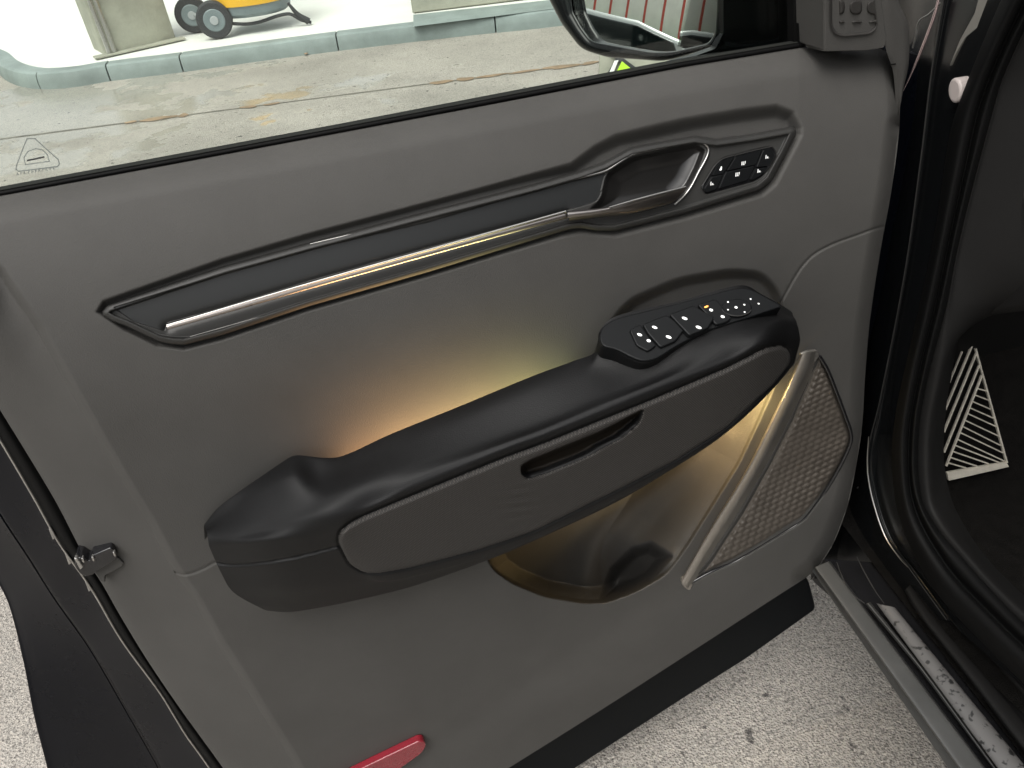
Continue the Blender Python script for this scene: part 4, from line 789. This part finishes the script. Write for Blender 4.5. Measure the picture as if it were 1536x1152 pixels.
cl3('weatherstrip', [cm(O_, 0.10, 4, 0), cm(O_, 0.080), cm(mid(O_, I_, 0.25), 0.062), cm(mid(O_, I_, 0.5), 0.068), cm(mid(O_, I_, 0.62), 0.080), cm(mid(O_, I_, 0.8), 0.074), cm(I_, 0.085), cm(I_, 0.1, 3, 0)], M_rubber, K=200, sub=5)
J_ = [(1760, -120), (1720, 0), (1690, 150), (1650, 300), (1610, 430), (1500, 468), (1450, 480), (1425, 575), (1417, 640), (1417, 700), (1432, 760), (1475, 830), (1536, 893), (1640, 985)]
J2 = [(1650, -120), (1575, 0), (1525, 109), (1505, 182), (1478, 291), (1456, 383), (1438, 465), (1412, 570), (1398, 651), (1400, 741), (1416, 780), (1455, 830), (1500, 880), (1560, 935), (1650, 1010)]
cl3('kick_panel', [cm(I_, 0.092, -3, 0), cm(I_, 0.088, 3, 0), cm(J2, 0.10), cm(J_, 0.16)], M_trim, K=160, sub=5)
cl3('knee_panel', [cm([(1450, 478), (1500, 467), (1600, 458), (1750, 450)], 0.15), cm([(1450, 474), (1500, 460), (1600, 448), (1750, 440)], 0.135), cm([(1470, 360), (1530, 330), (1620, 300), (1750, 280)], 0.14), cm([(1500, 180), (1560, 150), (1650, 130), (1760, 120)], 0.16)], M_trim, K=60)
M_shroud = mat('shroud_grey_plastic', (0.022, 0.0215, 0.021), 0.6)
prism('steering_shroud', rounded([(1522, 160), (1560, 120), (1700, 110), (1700, 300), (1545, 262), (1512, 240)], 14), lambda x, y: C(x, y, 0.125), CR * 0.05, M_shroud, car, 0.006, 3)
prism('vent_edge', rounded([(1528, 252), (1545, 248), (1560, 335), (1538, 330)], 4), lambda x, y: C(x, y, 0.12), CR * 0.01, M_shroud, car, 0.002)
# sill strips on level planes
def strip(name, rows, m, parent=car, K=60, sub=3, sm=False, lab=None):
    rs = np.stack([curve(q, K, sm) for q in rows], 1); nr = (len(rows) - 1) * sub + 1; O = np.zeros((K, nr, 3)); T = np.zeros_like(rs)
    if len(rows) > 2: T[:, 1:-1] = (rs[:, 2:] - rs[:, :-2]) / 2
    T[:, 0] = rs[:, 1] - rs[:, 0]; T[:, -1] = rs[:, -1] - rs[:, -2]
    for j in range(nr):
        i = min(j // sub, len(rows) - 2); u = j / sub - i
        O[:, j] = (2*u**3 - 3*u**2 + 1) * rs[:, i] + (u**3 - 2*u**2 + u) * T[:, i] + (-2*u**3 + 3*u**2) * rs[:, i+1] + (u**3 - u**2) * T[:, i+1]
    P_ = np.array([[Gc(*q) for q in row] for row in O]); return grid_mesh(name, P_, m, parent, label=lab)
g3 = lambda L, z, dx=0, dy=0: [(x + dx, y + dy, z) for x, y in L]
s1 = [(1216, 853), (1319, 1002), (1422, 1152), (1560, 1352)]; s2 = [(1222, 851), (1331, 1002), (1439, 1152), (1583, 1352)]
s3 = [(1243, 842), (1324, 950), (1476, 1152), (1626, 1352)]; s4 = [(1298, 906), (1379, 1004), (1486, 1148), (1638, 1352)]
s5 = [(1305, 903), (1390, 1008), (1493, 1150), (1645, 1352)]; s6 = [(1315, 905), (1405, 1027), (1497, 1152), (1648, 1352)]
s7 = [(1342, 911), (1440, 1030), (1540, 1152), (1705, 1352)]; s8 = [(1357, 886), (1372, 915), (1454, 1020), (1536, 1128), (1712, 1352)]
s9 = [(1384, 857), (1400, 862), (1470, 935), (1536, 1004), (1780, 1260)]
strip('sill_underside', [g3(s1, 0.30, 4, 0), g3(s1, 0.345), g3(s1, 0.352, 3, 0), g3(s2, 0.362, -1, 1)], M_sill, lab='narrow lower lip of the sill')
strip('sill_gap', [g3(s1, 0.345, 5, 0), g3(s2, 0.35, 8, 0)], M_rubber, sub=1)
strip('sill_cladding', [g3(s2, 0.372, 0, 2), g3(s2, 0.395), g3(mid(s2, s3, 0.07), 0.4005), g3(mid(s2, s3, 0.5), 0.4012), g3(mid(s2, s3, 0.93), 0.4005), g3(s3, 0.396), g3(s3, 0.37, 3, 0)], M_sill, K=80, lab='grey plastic sill cladding')
strip('sill_channel', [g3([(1236, 838), (1324, 950), (1476, 1152), (1626, 1352)], 0.375), g3([(1400, 850), (1480, 925), (1600, 1060), (1760, 1200)], 0.375)], M_gloss, K=60, sub=1)
strip('sill_bead', [g3(s4, 0.392), g3(mid(s4, s5, 0.5), 0.400), g3(s5, 0.392)], M_sill)
strip('tread_plate', [g3(s6, 0.394), g3(mid(s6, s7, 0.06), 0.404), g3(mid(s6, s7, 0.92), 0.410), g3(s7, 0.398)], M_tread, lab='scuffed speckled tread strip')
strip('scuff_plate', [g3(s8, 0.398), g3(mid(s8, s9, 0.06), 0.412), g3(mid(s8, s9, 0.3), 0.414), g3(mid(s8, s9, 0.4), 0.408), g3(mid(s8, s9, 0.7), 0.408), g3(mid(s8, s9, 0.78), 0.414), g3(s9, 0.418), g3(s9, 0.40, 5, 0)], M_trim, K=80, sub=4, sm=True, lab='dark scuff plate with a long slot')
slot2 = rounded([(1373, 890), (1378, 881), (1390, 882), (1450, 948), (1515, 1020), (1560, 1070), (1540, 1075), (1492, 1030), (1420, 950)], 5)
raw('scuff_slot', [Gc(x, y, 0.4165) for x, y in slot2], [list(range(len(slot2)))], M_carpet, car, False)
for (x, y) in [(1269, 847), (1285, 833), (1340, 830)]:
    pass
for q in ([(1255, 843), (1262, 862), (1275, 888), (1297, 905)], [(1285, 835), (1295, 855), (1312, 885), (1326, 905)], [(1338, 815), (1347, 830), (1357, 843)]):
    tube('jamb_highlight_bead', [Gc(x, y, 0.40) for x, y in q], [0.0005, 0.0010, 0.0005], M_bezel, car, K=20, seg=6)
prism('jamb_foot', [(1215, 870), (1262, 780), (1300, 730), (1340, 800), (1380, 860), (1340, 940), (1243, 845)], lambda x, y: C(x, y, 0.14), CR * 0.02, M_pillar, car, 0)
# footwell
ta, tb, tcx = Gc(1421, 715, 0.43), Gc(1513, 697, 0.43), Gc(1463, 525, 0.62)
ff, fnn = plane_fn(ta, tb, tcx)
prism('toe_board', [(1395, 440), (1800, 420), (1800, 790), (1395, 800)], lambda x, y: ff(x, y, -0.02), -fnn * 0.02, M_carpet, car, 0)
fl0 = [body(-1.9, 0.1, 0.385), body(0.45, 0.1, 0.385), body(0.45, 1.7, 0.385), body(-1.9, 1.7, 0.385)]
raw('floor_carpet', fl0, [[0, 1, 2, 3]], M_carpet, car, False)
fr_ = tag(bpy.data.objects.new('footrest', None)); scene.collection.objects.link(fr_); fr_.parent = car; fr_['label'] = 'brushed metal triangular footrest with slanted bars'
M_alu = mat('brushed_aluminium', (0.62, 0.58, 0.50), 0.42, metal=0.35, var=(120, 0.1))
o6 = lambda x, y: (1400 + x / 4.118, 480 + y / 4.118)
def bar(a, b, w, name='bar', dz=0.0):
    a = np.array(o6(*a)); b = np.array(o6(*b)); t = (b - a) / np.linalg.norm(b - a); q = np.array([-t[1], t[0]]) * w / 2
    prism(name, [tuple(a - q), tuple(b - q), tuple(b + q), tuple(a + q)], lambda x, y: ff(x, y, 0.0 + dz), -fnn * 0.004, M_alu, fr_, 0.0004)
bar((264, 178), (458, 884), 2.6, 'side_rail', 0.0006); prism('base_rail', rounded([o6(86, 942), o6(452, 878), o6(470, 908), o6(96, 994)], 1.5), lambda x, y: ff(x, y, 0.0012), -fnn * 0.005, M_alu, fr_, 0.0006)
for a, b in [((183, 195), (103, 390)), ((245, 155), (78, 555)), ((271, 205), (69, 695)), ((292, 272), (70, 820)), ((306, 340), (84, 905))]: bar(a, b, 2.0 if a[0] > 190 else 0.9, 'long_bar')
for a, b in [((277, 425), (330, 440)), ((262, 465), (345, 497)), ((247, 505), (358, 553)), ((232, 545), (375, 608)), ((217, 580), (392, 660)), ((202, 622), (405, 718)), ((187, 660), (420, 777)), ((172, 698), (433, 822)), ((155, 740), (440, 872)), ((138, 776), (410, 882)), ((120, 812), (345, 890)), ((106, 850), (275, 905)), ((95, 884), (210, 918))]: bar(a, b, 1.9, 'cross_bar', 0.0003)
# coarse shell that shuts daylight out of the cabin
def shell_quad(name, pts, m, t=0.03):
    V = [np.array(q) for q in pts]; nn = np.cross(V[1] - V[0], V[2] - V[0]); nn /= np.linalg.norm(nn); V2 = [v + nn * t for v in V]
    raw(name, V + V2, [[0, 1, 2, 3], [7, 6, 5, 4], [0, 4, 5, 1], [1, 5, 6, 2], [2, 6, 7, 3], [3, 7, 4, 0]], m, car, False)
shell_quad('roof', [body(-3.0, 0.22, 1.78), body(-0.35, 0.22, 1.78), body(-0.35, 1.6, 1.78), body(-3.0, 1.6, 1.78)], M_paint)
shell_quad('windscreen', [body(-0.35, 0.22, 1.78), body(0.65, 0.16, 1.20), body(0.65, 1.65, 1.20), body(-0.35, 1.6, 1.78)], M_darkglass, 0.006)
shell_quad('far_side', [body(-3.0, 1.75, 0.3), body(0.7, 1.75, 0.3), body(0.7, 1.62, 1.75), body(-3.0, 1.62, 1.75)], M_trim)
shell_quad('rear_wall', [body(-3.0, 0.05, 0.3), body(-3.0, 1.75, 0.3), body(-3.0, 1.75, 1.8), body(-3.0, 0.2, 1.8)], M_trim)
shell_quad('firewall', [body(0.55, 0.17, 0.3), body(0.55, 1.75, 0.3), body(0.55, 1.75, 1.15), body(0.55, 0.17, 1.15)], M_carpet)
shell_quad('rear_door', [body(-3.0, 0.0, 0.42), body(-1.25, 0.0, 0.42), body(-1.25, 0.10, 1.70), body(-3.0, 0.12, 1.70)], M_paint)
shell_quad('bonnet', [body(0.30, 0.2, 1.12), body(1.6, 0.2, 1.0), body(1.6, 1.6, 1.0), body(0.30, 1.6, 1.12)], M_paint)
shell_quad('front_wing', [body(0.14, 0.10, 0.42), body(0.55, 0.04, 0.42), body(0.55, 0.08, 1.05), body(0.14, 0.12, 1.08)], M_paint, 0.02)
shell_quad('lower_dash', [body(0.10, 0.24, 0.96), body(0.20, 0.24, 0.58), body(0.20, 1.6, 0.58), body(0.10, 1.6, 0.96)], M_trim)
shell_quad('dashboard', [body(0.12, 0.19, 0.95), body(0.5, 0.19, 1.08), body(0.5, 1.6, 1.08), body(0.12, 1.6, 0.95)], M_trim)

# ================================================================== THINGS SEEN ONLY IN THE MIRROR
rh = np.array([rv[0], rv[1], 0]); rh /= np.linalg.norm(rh); rp = np.array([rh[1], -rh[0], 0])
MX = 0.0
def MW(a, b, z): q = Pm + rh * a + rp * (b + MX); return np.array([q[0], q[1], z])
aa = math.atan2(rp[1], rp[0])
wl2 = thing('painted_wall', tuple(MW(9.5, 0, 0)), 'whitewashed wall with a green painted base behind the red posts', 'wall')
box('wall_face', MW(9.5, 0, 1.9), (30, 0.2, 3.8), M_wall, wl2, rot=aa, bevel=0)
hg = tag(box('low_hedge', MW(9.0, 0, 0.75), (26, 0.6, 1.5), M_hedge, None, rot=aa, bevel=0.1), 'low green hedge in front of the whitewashed wall', 'hedge')
for k in range(15):
    x = -4.9 + k * 0.7; tag(box('red_post', MW(8.2, x, 1.5), (0.09, 0.09, 3.0), M_redpost, None, rot=aa, bevel=0.006), 'red steel post in front of the green hedge, one of an even row', 'post', 'red posts in front of the hedge')
# parked silver car
MX = 1.6
pc = thing('parked_car', tuple(MW(4.6, -0.6, 0)), 'silver parked car with dark windows reflected in the side mirror', 'car')
def profile(y, pts): return [MW(4.6 + y, x, z) for x, z in pts]
bodyp = [(-2.6, 0.35), (2.0, 0.35), (2.1, 0.7), (1.7, 0.92), (0.9, 1.02), (-2.5, 1.05), (-2.7, 0.8)]
cabp = [(0.85, 1.0), (0.35, 1.38), (-0.4, 1.50), (-1.5, 1.50), (-2.4, 1.32), (-2.6, 1.0)]
def sidebody(name, pts, y0, y1, m, bev):
    A_ = profile(y0, pts); B_ = profile(y1, pts); n = len(A_)
    raw(name, A_ + B_, [list(range(n)), list(range(2 * n - 1, n - 1, -1))] + [[i, i + n, (i + 1) % n + n, (i + 1) % n] for i in range(n)], m, pc, True, 40, bev, 4)
sidebody('lower_body', bodyp, -0.85, 0.85, M_silver, 0.10); sidebody('cabin', cabp, -0.70, 0.70, M_silver, 0.08)
winp = [(0.6, 1.06), (0.22, 1.34), (-0.4, 1.43), (-1.5, 1.43), (-2.2, 1.29), (-2.35, 1.06)]
sidebody('side_window', winp, -0.725, 0.725, M_darkglass, 0.02)
for x in (-1.9, 1.3):
    for y in (-0.88, 0.7): w_ = cyl('wheel', MW(4.6 + y, x, 0.33), rh, 0.33, 0.2, M_tyre, pc, 32, 0.02); cyl('rim', MW(4.6 + y - 0.01, x, 0.33), rh, 0.21, 0.22, M_metal, w_, 20, 0.01)
